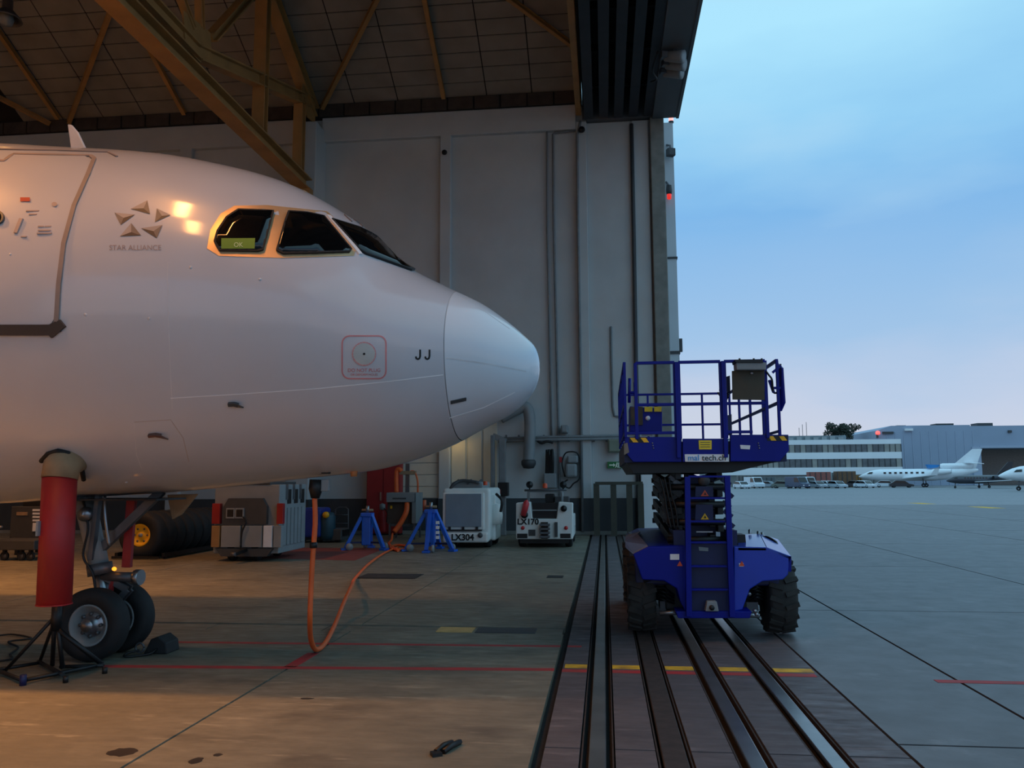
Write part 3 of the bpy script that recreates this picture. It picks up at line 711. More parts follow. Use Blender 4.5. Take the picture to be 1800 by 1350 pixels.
for sgn in (-1, 1):
    c = (GX+.06, GY+sgn*.25, .385)
    w = MB().lathe(tyre_prof(.385, .24, .215), c, 'Y', 40).build('nose_wheel', M_TYRE, ac)
    MB().lathe([(.218, -.085), (.222, -.10), (.205, -.105), (.19, -.07), (.13, -.03), (.12, .03), (.19, .07), (.205, .105), (.222, .10), (.218, .085)], c, 'Y', 32).build('wheel_rim', M_GREY, w)
    MB().lathe([(.15, -.02), (.10, -.05), (.075, -.055), (.07, -.12), (.06, -.135), (0, -.14)], c, 'Y', 24).build('wheel_hub', M_STEEL, w)
    for k in range(8):
        a = k*math.pi/4
        MB().lathe([(.02, 0), (.02, -.03), (0, -.032)], (c[0]+.115*math.cos(a), c[1]-.035, c[2]+.115*math.sin(a)), 'Y', 8).build('wheel_bolt', M_DST, w)
# chock in front of the far nose wheel
ch = thing('wheel_chock', 'black rubber wheel chock in front of the nose wheels', 'chock', (-5.05, 9.05, 0))
MB().prism([(-5.14, 8.95, 0), (-4.86, 8.95, 0), (-4.88, 8.95, .12), (-4.98, 8.95, .19), (-5.06, 8.95, .16)], (0, .28, 0)).build('block', M_BLK, ch, .012)
MB().tube(bez([(-5.16, 8.9, .05), (-5.25, 8.8, .03), (-5.2, 8.72, .015), (-5.02, 8.86, .02), (-4.98, 8.95, .06)]), .012, 6).build('rope', M_BLACK, ch)
MB().tube(arc((-5.17, 8.93, .07), .05, 0, 2*math.pi, 14, (1, 0, 0), (0, 0, 1)), .012, 6).build('ring', M_DST, ch)

# red sleeve under the forward fuselage
pt = hit(100, 800); RXc, RYc = aY(100, 960, pt.y-.02).x, pt.y-.02
ztop = aY(105, 838, RYc).z; zbot = aY(98, 1063, RYc).z; rr = .155
sl = thing('sleeve_column', 'red cylindrical sleeve with tan canvas collar under the forward fuselage', 'sleeve', (RXc, RYc, zbot))
top = Vector((aY(105, 838, RYc).x, RYc, ztop)); bot = Vector((aY(95, 1063, RYc).x, RYc, zbot))
MB().tube([top, bot], rr, 32).build('sleeve', M_RED, sl)
MB().tube([bot+Vector((0, 0, .012)), bot], rr+.006, 32).build('bottom_rim', M_RED, sl)
MB().box((bot.x-.11, RYc-rr-.02, (ztop+zbot)/2+.05), (bot.x-.09, RYc-rr+.05, (ztop+zbot)/2+.19)).build('zip_pull', M_GREY, sl)
cp = [top+Vector((0, 0, -.02)), top+Vector((.0, .02, .10)), top+Vector((.01, .10, .165)), top+Vector((.02, .22, .20))]
MB().tube(cp, [rr+.008, rr+.012, rr+.01, rr], 32).build('canvas_collar', M_TAN, sl)
rimp = [hit(*q) for q in lerp_path([(74, 808), (86, 795), (103, 790), (121, 794), (136, 806), (145, 822), (148, 840)], 3)]
MB().tube([q+nrm(q)*.02 for q in rimp], .024, 8).build('opening_rim', M_BLK, sl)

# black trestle below the sleeve
tp = thing('trestle_stand', 'black tubular trestle stand in front of the nose wheel', 'stand', (-5.55, 7.9, 0))
hubp = Vector((aY(100, 1075, 8.0).x, 8.0, aY(100, 1080, 8.0).z))
g = lambda x, y, z=.04: aZ(x, y, z)
feet = [g(40, 1200), g(183, 1178), g(-40, 1185), g(30, 1145)]
c0, c1, c2, c3 = g(40, 1196), g(182, 1168), g(-30, 1170), g(70, 1165)
for n_, p, q, r in (('leg', hubp, g(10, 1178), .018), ('leg', hubp, g(70, 1163), .018), ('leg', hubp+Vector((.03, 0, -.15)), g(180, 1168), .024), ('leg', hubp, g(110, 1175), .022), ('leg', hubp+Vector((-.02, 0, .05)), g(92, 1170), .022),
                    ('base_bar', c0, c1, .02), ('base_bar', c0, g(-20, 1172), .02), ('base_bar', g(-10, 1178), g(70, 1165), .018), ('base_bar', g(68, 1163), g(110, 1186), .022), ('base_bar', g(105, 1172), g(182, 1170), .018)):
    MB().tube([p, q], r, 8).build(n_, M_BLACK, tp)
MB().tube([hubp+Vector((0, 0, .10)), hubp+Vector((0, 0, -.16))], .05, 12).build('head_post', M_BLACK, tp)
fq = g(40, 1205, 0); MB().tube([fq, fq+Vector((0, 0, .10))], .03, 10).build('foot', M_BLUED, tp)
fq = g(115, 1200, 0); MB().tube([fq, fq+Vector((0, 0, .06))], .025, 10).build('foot', M_BLACK, tp)
fq = g(184, 1184, 0); MB().tube([fq, fq+Vector((0, 0, .06))], .025, 10).build('foot', M_BLACK, tp)
pts = [g(-20, 1120, .02), g(20, 1115, .02), g(55, 1122, .02), g(15, 1128, .02), g(32, 1138, .02), g(18, 1150, .02), g(20, 1158, .02), g(-20, 1165, .02)]
solo('floor_cable', MB().tube(bez(pts, 6), .012, 6), M_BLACK, 'thin black cable snaking on the floor left of the trestle', 'cable')

# ---- orange power hose hanging from the belly
top = hit(563, 826); hY = top.y+.15
hz = [(553, 872), (554, 920), (550, 975), (547, 1030), (545, 1085), (546, 1120), (553, 1140), (563, 1143), (575, 1130), (590, 1095), (604, 1060), (618, 1030)]
hp = [aY(x, y, hY) for x, y in hz[:5]]
low = aZ(558, 1146, .03)
Y0 = hY; hose = list(hp)
for i, (x, y) in enumerate(hz[5:]):
    t = (i+1)/7.0; hose.append(aY(x, y, Y0+(9.3-Y0)*min(1, t*2.2) if t < .5 else 9.3+(t-.5)*2*3.0))
hose = [p if p.z > .035 else Vector((p.x, p.y, .035)) for p in hose]
hose += [aZ(626, 1015, .035), aZ(650, 990, .035), aZ(676, 972, .035), aZ(700, 962, .035)]
hs = thing('power_hose', 'thick orange power hose looping from the aircraft belly down to the floor', 'hose', (low.x, low.y, 0))
MB().tube(bez(hose, 8), .028, 10).build('hose_jacket', M_ORG, hs)
ck = aY(551, 958, hY); MB().tube([ck+Vector((0, 0, .03)), ck+Vector((0, 0, -.03))], .04, 12).build('clamp', M_BLACK, hs)
pl = MB(); q0 = aY(556, 843, hY); q1 = aY(554, 876, hY); pl.tube([q0, q0*.5+q1*.5, q1], [.07, .075, .045], 12); pl.build('plug_body', M_BLACK, hs)
MB().cbox(aY(572, 853, hY), (.09, .05, .13), 0).build('plug_latch', M_GREY, hs, .01)
MB().tube([aY(560, 830, hY), aY(562, 818, hY+.05)], [.05, .035], 10).build('plug_neck', M_DST, hs)
MB().cbox(aY(573, 829, hY), (.10, .08, .05), .3).build('receptacle_flap', M_BLACK, hs, .008)
dm = aY(622, 836, AYC-.15); solo('drain_mast', MB().tube([dm+Vector((0, 0, .07)), dm+Vector((0, 0, -.01))], [.045, .035], 10), mat('mast_orange', (186, 120, 70), .6), 'small orange cap hanging below the belly right of the plug', 'cap')
# ================================================================ HANGAR EQUIPMENT
def pb(x0, x1, y0, y1, Y, dep, zfloor=False):
    """corners of a box whose front face fills the given picture rectangle at distance Y"""
    ym = (y0+y1)/2; a = aY(x0, ym, Y); b = aY(x1, ym, Y); xm = (x0+x1)/2
    zt = aY(xm, y0, Y).z; zb = 0.0 if zfloor else aY(xm, y1, Y).z
    return (a.x, Y, zb), (b.x, Y+dep, zt)
def pbox(name, m, parent, x0, x1, y0, y1, Y, dep, bevel=0.0, zfloor=False): return MB().box(*pb(x0, x1, y0, y1, Y, dep, zfloor)).build(name, m, parent, bevel)
def wheel(parent, c, R, w, axis='Y', name='wheel', rim=None, hubm=None):
    o = MB().lathe(tyre_prof(R, w, R*.55), c, axis, 20).build(name, M_TYRE, parent)
    ax = {'X': Vector((1, 0, 0)), 'Y': Vector((0, 1, 0))}[axis]
    MB().lathe([(0, -w*.42), (R*.2, -w*.42), (R*.3, -w*.25), (R*.56, -w*.36), (R*.56, w*.36), (R*.3, w*.25), (0, w*.3)], c, axis, 16).build('hub', hubm or M_DST, o)
    return o
# spare aircraft tyres in a row
ty0 = aY(243, 943, 19.6); R = .585
ty = None
for k in range(8):
    lab = ['spare aircraft tyre with yellow hub at the front of the tyre row', 'second spare tyre of the row, just behind the yellow hub', 'third black spare tyre of the row counted from the yellow hub', 'fourth black spare tyre of the row counted from the yellow hub', 'fifth black spare tyre of the row counted from the yellow hub', 'sixth black spare tyre of the row counted from the yellow hub', 'seventh black spare tyre of the row counted from the yellow hub', 'last black spare tyre of the row, beside the grey power unit'][k]
    yk = 19.85+k*.46
    if ty is None:
        ty = thing('aircraft_tyre', lab, 'tyre', (0, 0, 0), 'spare tyres standing in a row')
        MB().lathe([(.27, -.16), (.30, -.2), (.42, -.225), (.53, -.21), (.575, -.13), (.585, 0), (.575, .13), (.53, .21), (.42, .225), (.30, .2), (.27, .16)], (0, 0, R), 'Y', 32).build('tyre_body', M_TYRE, ty)
        hb = MB().lathe([(.27, -.16), (.285, -.17), (.27, -.19), (.22, -.13), (.12, -.10), (.09, -.12), (0, -.13)], (0, 0, R), 'Y', 28).build('hub', M_HUBY, ty)
        MB().lathe([(.05, -.12), (.05, -.16), (0, -.165)], (0, 0, R), 'Y', 14).build('hub_cap', M_GREY, hb)
        for q in range(6): MB().lathe([(.025, -.10), (.025, -.13), (0, -.13)], (.17*math.cos(q*math.pi/3), 0, R+.17*math.sin(q*math.pi/3)), 'Y', 8).build('hub_bolt', M_DST, hb)
        MB().lathe([(.27, .16), (.2, .12), (0, .12)], (0, 0, R), 'Y', 20).build('hub_back', M_HUBY, ty)
        o = ty
    else: o = copy_tree(ty); o['label'] = lab
    o.location = (ty0.x+random.uniform(-.02, .02), yk, 0)
# tyre dolly
td = thing('tyre_rack', 'low black steel rack carrying the row of spare tyres', 'rack', (ty0.x, 21.5, 0))
for s in (-1, 1):
    MB().box((ty0.x+s*.62-.04, 19.7, .05), (ty0.x+s*.62+.04, 23.4, .15)).build('side_rail', M_BLACK, td)
    for y_ in (19.8, 23.3): MB().box((ty0.x+s*.62-.03, y_-.03, 0), (ty0.x+s*.62+.03, y_+.03, .05)).build('foot', M_BLACK, td)
for s in (0, 1): MB().box((ty0.x-.62, 19.5+s*3.85, .02), (ty0.x+.62, 19.56+s*3.85, .08)).build('end_bar', M_BLACK, td)

# grey ground power trailer
GYF = 19.2
gp_ = thing('ground_power_trailer', 'boxy grey ground power trailer beside the row of tyres', 'power unit', (aY(430, 985, GYF).x, GYF+.9, 0))
x0 = aY(372, 920, GYF).x; x1 = aY(487, 920, GYF).x; zt = aY(430, 852, GYF).z
MB().box((x0, GYF+.12, .18), (x1, GYF+1.9, zt)).build('body', M_GREY, gp_, .02)
fx = lambda px: aY(px, 920, GYF).x
fz = lambda py: aY(430, py, GYF).z
MB().prism([(fx(392), GYF, fz(922)), (fx(468), GYF, fz(922)), (fx(468), GYF, fz(890)), (fx(460), GYF, fz(876)), (fx(400), GYF, fz(876)), (fx(392), GYF, fz(890))], (0, .13, 0)).build('front_recess', M_DGREY, gp_)
for xa, xb, nm, m in ((372, 386, 'lamp', mat('tail_red', (150, 24, 28), .35)), (487-1, 499-2, 'lamp', MATS['tail_red'])):
    MB().box((fx(xa), GYF-.01, fz(921)), (fx(xb), GYF+.12, fz(885))).build('tail_lamp', m, gp_, .01)
for k, (xa, xb, m) in enumerate(((372, 388, mat('panel_tan', (150, 112, 66), .6)), (389, 424, M_GREY), (426, 462, M_GREY), (463, 480, mat('panel_bright', (210, 216, 222), .5)), (481, 496, M_GREY))):
    MB().box((fx(xa)+.01, GYF-.02, fz(962)), (fx(xb)-.01, GYF+.14, fz(924))).build('bumper_panel', m, gp_, .01)
MB().prism([(fx(380), GYF, fz(964)), (fx(480), GYF, fz(964)), (fx(470), GYF, .12), (fx(390), GYF, .12)], (0, .2, 0)).build('lower_skirt', M_DGREY, gp_)
for k, px in enumerate((398, 414)):
    fp = MB().box((fx(px), GYF-.04, fz(911)), (fx(px+15), GYF, fz(893))).build('meter_frame', M_GREY, gp_)
    MB().box((fx(px+2), GYF-.045, fz(908.5)), (fx(px+13), GYF-.03, fz(895.5))).build('meter_face', M_BLACK, fp)
MB().tube(bez([(fx(428), GYF-.04, fz(908)), (fx(434), GYF-.06, fz(918)), (fx(428), GYF-.06, fz(935)), (fx(426), GYF-.05, fz(962))]), .018, 6).build('cable', M_BLACK, gp_)
MB().beam((fx(432), GYF, .28), (fx(430), GYF-.55, .22), .12, .08).build('tow_bar', M_BLACK, gp_)
MB().tube([(fx(430)-.06, GYF-.55, .22), (fx(430)+.06, GYF-.55, .22)], .05, 8).build('tow_eye', M_DST, gp_)
for s in range(6):
    MB().box((x1-.005, GYF+.35+s*.24, .35), (x1+.03, GYF+.53+s*.24, 1.25)).build('side_louvre', M_GREY, gp_, .01)
for k in range(3):
    MB().box((x1-.03, GYF+.5+k*.45, 1.45), (x1+.05, GYF+.54+k*.45, zt+.0)).build('side_post', M_STEEL, gp_)
    MB().box((x1-.25, GYF+.6+k*.45, 1.35), (x1+.01, GYF+.85+k*.45, zt-.12)).build('side_opening', M_BLACK, gp_)
for px in (404, 446):
    for dy in (.25, 1.5): wheel(gp_, (fx(px), GYF+dy, .22), .22, .16, 'X')
MB().box((fx(395), GYF+.1, zt), (fx(470), GYF+1.8, zt+.06)).build('roof_lip', M_DGREY, gp_, .01)

# dim carts at the left edge, behind the sleeve
ct = thing('equipment_cart', 'dark equipment cabinet with white vents left of the red sleeve', 'cabinet', aZ(50, 985))
cy = 20.5
pbox('body', M_DGREY, ct, 18, 74, 890, 948, cy, 1.1, .02)
pbox('lid', M_BLACK, ct, 40, 92, 880, 891, cy+.1, .8, .01)
for k in range(5): pbox('vent_slat', M_SIGNW, ct, 57, 70, 895+k*6, 898.5+k*6 if k < 4 else 934, cy-.03, .03)
pbox('label_plate', M_TAN, ct, 29, 48, 900, 906, cy-.02, .02)
for px in (24, 66):
    a = aY(px, 960, cy); MB().box((a.x-.04, cy+.1, 0), (a.x+.04, cy+.18, aY(px, 948, cy).z)).build('leg', M_BLACK, ct)
    MB().box((a.x-.04, cy+.9, 0), (a.x+.04, cy+.98, aY(px, 948, cy).z)).build('leg', M_BLACK, ct)
dl = thing('low_dolly', 'low dark dolly with small castors on the orange floor at left', 'dolly', aZ(20, 980))
dy_ = 19.0
pbox('deck', M_DGREY, dl, -25, 60, 950, 967, dy_, .9, .02)
for px in (-15, 6, 36, 52):
    a = aY(px, 970, dy_+.1); wheel(dl, (a.x, dy_+.15, .11), .11, .07)
    MB().box((a.x-.03, dy_+.1, .15), (a.x+.03, dy_+.2, aY(20, 967, dy_).z+.02)).build('castor_fork', M_BLACK, dl)
MB().tube([aY(-20, 952, dy_), aY(-22, 930, dy_), aY(4, 926, dy_)], .03, 8).build('push_bar', M_STEEL, dl)

# blue compressor and a hand trolley by the wall
cp = thing('blue_compressor', 'dark blue compressor tank by the wall behind the orange hose', 'compressor', aZ(550, 958))
Yc = 25.0
a, b_ = pb(524, 563, 893, 945, Yc, 1.0)
MB().box(a, b_).build('housing', mat('deep_blue', (14, 48, 132), .5, var=.1), cp, .08, seg=3)
a, b_ = pb(526, 600, 930, 950, Yc+.2, .8); MB().box(a, b_).build('motor_base', M_DGREY, cp, .03)
c = aY(575, 925, Yc+.3); MB().lathe([(0, -.45), (.22, -.4), (.26, -.25), (.26, .3), (.2, .42), (0, .45)], c, 'Z', 18).build('tank', mat('teal_tank', (20, 60, 74), .5), cp)
c2 = aY(573, 905, Yc); MB().lathe([(0, -.05), (.10, -.04), (.1, .04), (0, .05)], c2, 'Y', 12).build('yellow_valve', M_HUBY, cp)
for px in (530, 560, 592):
    a = aY(px, 955, Yc+.3); wheel(cp, (a.x, Yc+.4, .14), .14, .08)
MB().box((aY(527, 950, Yc).x, Yc+.3, .2), (aY(598, 950, Yc).x, Yc+.9, .38)).build('frame', M_BLACK, cp)
ht = thing('hand_trolley', 'black hand trolley leaning near the wall left of the jack stands', 'trolley', aZ(605, 955))
Yh = 27.3
P = lambda px, py, dy=0.0: aY(px, py, Yh+dy)
MB().tube([P(588, 948), P(590, 895, .3), P(596, 892, .3), P(608, 892, .3), P(612, 895, .3), P(612, 948)], .025, 8).build('frame', M_DST, ht)
for py in (905, 920, 936): MB().tube([P(589, py, .15), P(612, py, .15)], .018, 6).build('cross_bar', M_DST, ht)
MB().box(P(586, 946, -.25), tuple(P(614, 949, .1))).build('toe_plate', M_DST, ht)
for px in (587, 613): wheel(ht, (P(px, 945).x, Yh+.15, .13), .13, .06, 'X')

# tall red cabinet against the wall
rc = thing('red_cabinet', 'tall red metal cabinet against the wall behind the blue jacks', 'cabinet', (aY(675, 930, WY).x, WY-.2, 0))
xa, xb = aY(644, 880, WY-.5).x, aY(703, 880, WY-.5).x
MB().box((xa, WY-.5, .05), (xb, WY-.06, 4.6)).build('body', M_REDP, rc, .02)
MB().box((xa+.03, WY-.54, .12), ((xa+xb)/2-.01, WY-.5, 4.55)).build('door', M_REDP, rc, .01)
MB().box(((xa+xb)/2+.01, WY-.54, .12), (xb-.03, WY-.5, 4.55)).build('door', M_REDP, rc, .01)
MB().box(((xa+xb)/2-.10, WY-.58, 1.2), ((xa+xb)/2-.05, WY-.54, 1.5)).build('handle', M_STEEL, rc)
MB().box((xa, WY-.45, 0), (xb, WY-.06, .05)).build('plinth', M_BLACK, rc)
fe = thing('fire_extinguisher', 'fire extinguisher with grey cap hanging before the red cabinet', 'extinguisher', aY(672, 925, 28.4))
c = aY(672, 908, 28.4); MB().lathe([(0, -.55), (.12, -.54), (.13, -.5), (.13, .1), (.09, .2), (.04, .24), (0, .25)], c, 'Z', 14).build('cylinder', M_RED, fe)
MB().lathe([(.05, .22), (.1, .26), (.1, .42), (0, .46)], c, 'Z', 12).build('valve_cap', M_GREY, fe)
MB().tube(bez([c+Vector((.05, -.05, .3)), c+Vector((.2, -.08, .15)), c+Vector((.18, -.08, -.2))]), .02, 6).build('hose', M_BLACK, fe)
MB().box(c+Vector((-.05, .1, -.1)), c+Vector((.05, 28.65-28.4+.03, .1))).build('wall_bracket', M_DST, fe)

# grey hydrant cabinet with orange hose
hc = thing('hose_cabinet', 'grey power outlet cabinet on legs with orange hoses, between the jacks', 'cabinet', aZ(712, 943))
Yb = 26.6
a, b_ = pb(679, 729, 866, 883, Yb, 1.0); MB().box(a, b_).build('top_box', M_GREY, hc, .02)
a, b_ = pb(681, 729, 883, 921, Yb+.25, .7); MB().box(a, b_).build('recess', mat('recess_brown', (70, 64, 58), .7), hc)
a, b_ = pb(724, 730, 883, 920, Yb, 1.0); MB().box(a, b_).build('side_wall', M_GREY, hc)
xr = aY(730, 890, Yb).x
MB().box((xr, Yb, aY(712, 920, Yb).z), (xr+.02, Yb+1.0, aY(712, 866, Yb).z)).build('side_panel', M_GREY, hc)
for px in (684, 727):
    for d in (.05, .9):
        q = aY(px, 930, Yb); MB().box((q.x-.03, Yb+d, 0), (q.x+.03, Yb+d+.06, aY(px, 920, Yb).z)).build('leg', M_DST, hc)
MB().box(aY(685, 921, Yb+.1), aY(728, 923.5, Yb+.7)).build('shelf', M_DST, hc)
MB().tube(bez([aY(716, 884, Yb+.1), aY(714, 900, Yb-.05), aY(705, 918, Yb-.1), aY(693, 935, Yb-.2)]), .085, 10).build('hose_stub', M_ORG, hc)
MB().box(aY(686, 889, Yb+.2), aY(690, 894, Yb+.26)).build('warning_label', M_YELLOW, hc)
MB().box(aY(690, 875, Yb-.015), aY(714, 877.5, Yb+.01)).build('maker_plate', M_DGREY, hc)
fp0, fp1 = aY(699, 826, Yb+.5), aY(731, 829, Yb+.5)
MB().tube(bez([aY(697, 866, Yb+.5), aY(696.5, 840, Yb+.5), aY(698, 827, Yb+.5), aY(702, 825, Yb+.5), aY(706, 829, Yb+.5)]), .075, 8).build('hose_loop', M_ORG, hc)
MB().tube(bez([aY(722, 828, Yb+.5), aY(729, 830, Yb+.5), aY(734, 845, Yb+.5), aY(734.5, 866, Yb+.5)]), .03, 8).build('hose_loop', M_ORG, hc)
MB().box(aY(702, 828, Yb+.45), aY(732, 834, Yb+.6)).build('hose_hanger', M_TAN, hc)
q0 = aY(716, 866, Yb+.6); MB().box((q0.x-.06, Yb+.55, q0.z-.05), (q0.x+.06, Yb+.65, aY(716, 815, Yb+.6).z)).build('hanger_post', M_DST, hc)
pts = [aY(690, 938, Yb-.2), aZ(688, 950, .05), aZ(684, 956, .04), aZ(700, 966, .04), aZ(722, 962, .04), aZ(700, 958, .04), aZ(686, 962, .04), aZ(700, 968, .04)]
solo('floor_hose', MB().tube(bez(pts, 6), .035, 8), M_ORG, 'coil of orange hose on the floor between the jack stands', 'hose')

# blue tripod jacks
def jack(px, base_y, top_y, halfpx, label, spread):
    B = aZ(px, base_y-6); Y = B.y; zt_ = aY(px, top_y, Y).z
    t = thing('tripod_jack', label, 'jack', (B.x, B.y, 0), 'blue tripod jacks')
    rad = halfpx/FPX*Y
    c = Vector((B.x, B.y, 0))
    MB().box(c+Vector((-.13, -.13, .12)), c+Vector((.13, .13, zt_-.12))).build('column', M_JACK, t, .03)
    MB().box(c+Vector((-.16, -.16, zt_-.16)), c+Vector((.16, .16, zt_-.05))).build('head_block', M_JACK, t, .02)
    MB().tube([c+Vector((0, 0, zt_-.06)), c+Vector((0, 0, zt_+.14))], .05, 12).build('ram', M_STEEL, t)
    MB().tube([c+Vector((-.16, 0, zt_+.02)), c+Vector((.16, 0, zt_+.02))], .035, 8).build('lock_handle', M_TAN, t)
    for k, a in enumerate(spread):
        d = Vector((math.cos(a), math.sin(a), 0))
        MB().beam(c+d*.14+Vector((0, 0, zt_-.10)), c+d*rad+Vector((0, 0, .06)), .10, .09).build('leg', M_JACK, t)
        MB().cbox(c+d*(rad+.02)+Vector((0, 0, .03)), (.2, .2, .06), a).build('foot_pad', M_JACK, t, .01)
        MB().beam(c+d*.15+Vector((0, 0, .2)), c+d*(rad*.8)+Vector((0, 0, .2)), .05, .05).build('leg_tie', M_BLUED, t)
        wc = c+d*(rad*.85)+Vector((-d.y*.16, d.x*.16, .10)); MB().lathe([(0, -.03), (.1, -.03), (.1, .03), (0, .03)], wc, d.cross(Vector((0, 0, 1))), 14).build('castor', M_GREY, t)
    return t, c, zt_
jack(645, 972, 898, 38, 'slender blue tripod jack nearer the red cabinet', (math.radians(205), math.radians(-25), math.radians(95)))
t, c, zt_ = jack(757, 974, 892, 44, 'wider blue tripod jack in front of the white air starter truck', (math.radians(200), math.radians(-20), math.radians(-88), math.radians(80)))
for k in range(4): MB().box(c+Vector((.24, -.5, .35+k*.13)), c+Vector((.33, -.45, .43+k*.13))).build('white_letter_mark', M_SIGNW, t)
MB().tube([c+Vector((-.2, .1, zt_-.1)), c+Vector((-.2, .1, zt_+.2))], .05, 8).build('ram', mat('ram_orange', (170, 90, 60), .5), t)

# white ground power truck with grey grille
tk = thing('ground_power_truck', 'white rounded power truck with large grey front grille', 'truck', aZ(828, 963))
Yt = 23.4
a, b_ = pb(778, 862, 858, 952, Yt, 2.3); bodyb = (a, b_)
MB().box(a, b_).build('body', M_WHITE, tk, .10, seg=4)
pbox('grille_frame', M_WHITE, tk, 778, 851, 866, 932, Yt-.05, .1, .03)
pbox('grille', mat('grille_grey', (122, 136, 148), .6, var=.06), tk, 783, 846, 868, 926, Yt-.09, .08, .01)
for px in (790, 814, 838): pbox('grille_clip', M_BLACK, tk, px-2, px+2, 926, 931, Yt-.1, .05)
pbox('grille_sill', M_BLACK, tk, 782, 847, 931, 933.5, Yt-.1, .05)
pbox('bumper', M_WHITE, tk, 778, 858, 936, 954, Yt-.14, .4, .06)
[text_obj('plate_text', w_, .24, M_TXT, tk, aY(px, 945, Yt-.15), (1, 0, 0), (0, 0, 1), bold=.008) for w_, px in (('LX', 802), ('304', 822))]
q = aY(844, 941, Yt-.14); MB().lathe([(0, -.06), (.06, -.05), (.075, 0)], q, 'Y', 14).build('bumper_lamp', M_DGREY, tk)
pbox('roof_unit', M_GREY, tk, 793, 848, 847, 859, Yt+.3, 1.6, .06)
pbox('roof_step', M_DGREY, tk, 783, 846, 860, 866, Yt+.05, .5, .02)
for px in (800, 822, 840): MB().tube([aY(px, 850, Yt+.2), aY(px+6, 844, Yt+.6)], .035, 8).build('roof_pipe', M_DST, tk)
MB().tube(bez([aY(790, 864, Yt+.1), aY(797, 852, Yt+.1), aY(812, 845, Yt+.2), aY(840, 848, Yt+.2)]), .05, 8).build('roof_pipe', M_DGREY, tk)
q = aY(853, 853, Yt+.2); MB().lathe([(.06, 0), (.06, .1), (0, .12)], q, 'Z', 10).build('beacon', mat('beacon_orange', (220, 80, 40), .4), tk)
q = aY(872, 905, Yt+.6); MB().lathe([(0, -.3), (.18, -.26), (.2, 0), (.16, .3), (0, .34)], q, 'Z', 14).build('side_tank', M_WHITE, tk)
pbox('side_door', M_WHITE, tk, 860, 871, 868, 950, Yt+.5, 1.2, .04)
MB().tube(bez([aY(872, 868, Yt+.3), aY(882, 880, Yt+.2), aY(880, 900, Yt+.2)]), .04, 6).build('mirror_arm', M_BLACK, tk)
for px, dx in ((792, 0), (855, 0)):
    for dy in (.35, 1.8):
        q = aY(px, 955, Yt); wheel(tk, (q.x, Yt+dy, .27), .27, .2, 'X')

# white tow tractor
tw = thing('tow_tractor', 'low white tow tractor facing out beside the wall', 'tractor', aZ(957, 962))
Yq = 23.6
poly = [aY(907, 948, Yq), aY(1007, 948, Yq), aY(1007, 884, Yq), aY(982, 882, Yq), aY(978, 912, Yq), aY(936, 912, Yq), aY(932, 882, Yq), aY(907, 884, Yq)]
MB().prism(poly, (0, .35, 0)).build('front_body', M_WHITE, tw, .03)
a, b_ = pb(908, 1006, 908, 948, Yq+.3, 2.6); MB().box(a, b_).build('chassis', M_WHITE, tw, .03)
pbox('windscreen_panel', M_BLACK, tw, 936, 979, 884, 911, Yq+.1, .08)
pbox('dash_rail', M_GREY, tw, 936, 979, 896, 898, Yq+.05, .05)
MB().tube([aY(929, 884, Yq+.5), aY(929, 865, Yq+.5), aY(933, 863, Yq+.5), aY(984, 863, Yq+.5), aY(988, 866, Yq+.5), aY(988, 884, Yq+.5)], .04, 8).build('roll_bar', M_GREY, tw)
MB().tube([aY(922, 862, Yq+.45), aY(996, 861, Yq+.45)], .03, 8).build('mirror_bar', M_DST, tw)
for px in (931, 990):
    q = aY(px, 852, Yq+.4); MB().lathe([(0, -.08), (.1, -.05), (.1, .05), (0, .08)], q, 'Y', 14).build('work_lamp', M_BLACK, tw)
    MB().tube([q, aY(px, 862, Yq+.45)], .02, 6).build('lamp_stem', M_BLACK, tw)
q = aY(958, 858, Yq+.6); MB().lathe([(.07, 0), (.07, .12), (0, .15)], q, 'Z', 10).build('beacon', MATS['beacon_orange'], tw)
q = aY(923, 893, Yq-.1); MB().lathe([(0, -.24), (.085, -.22), (.09, .15), (.04, .22), (0, .24)], q, (.25, 0, 1), 12).build('extinguisher', mat('ext_red', (196, 52, 58), .4), tw)
q = aY(922, 905, Yq-.1); MB().lathe([(0, -.05), (.1, -.03), (.1, .03), (0, .05)], q, 'Y', 12).build('lamp', M_BLACK, tw)
q = aY(991, 894, Yq-.05); MB().lathe([(0, -.06), (.085, -.04), (.09, .03)], q, 'Y', 14).build('headlamp', M_BLACK, tw)
[text_obj('number_text', w_, .225, M_TXT, tw, aY(px, 917.5, Yq-.012), (1, 0, 0), (0, 0, 1), bold=.008) for w_, px in (('LX', 917.5), ('170', 936.5))]
for px in (919, 995):
    q = aY(px, 928, Yq-.02); MB().lathe([(0, -.03), (.05, -.02), (.055, .02)], q, 'Y', 12).build('reflector', mat('reflector_red', (190, 40, 44), .4), tw)
for px in (918, 994): pbox('lamp_slot', M_BLACK, tw, px-9, px+9, 938, 946, Yq-.015, .05)
pbox('plate', M_DGREY, tw, 929, 941, 931, 942, Yq-.015, .03)
for k in range(4): pbox('hitch_step', M_DST, tw, 948, 966, 921+k*7, 925+k*7, Yq-.25, .26, .01)
pbox('hitch_back', M_RUST, tw, 951, 963, 918, 947, Yq-.1, .1)
pbox('tow_hook', M_DGREY, tw, 975, 980, 918, 944, Yq-.08, .08)
pbox('seat', M_BLACK, tw, 958, 975, 868, 885, Yq+.9, .4, .04)
pbox('control_console', M_DGREY, tw, 975, 1000, 873, 884, Yq+.5, .5, .02)
for px in (916, 999):
    for dy in (.45, 2.3):
        q = aY(px, 955, Yq); wheel(tw, (q.x, Yq+dy, .28), .28, .22, 'X')
pbox('underbody', M_BLACK, tw, 914, 1000, 947, 955, Yq+.1, 2.6)

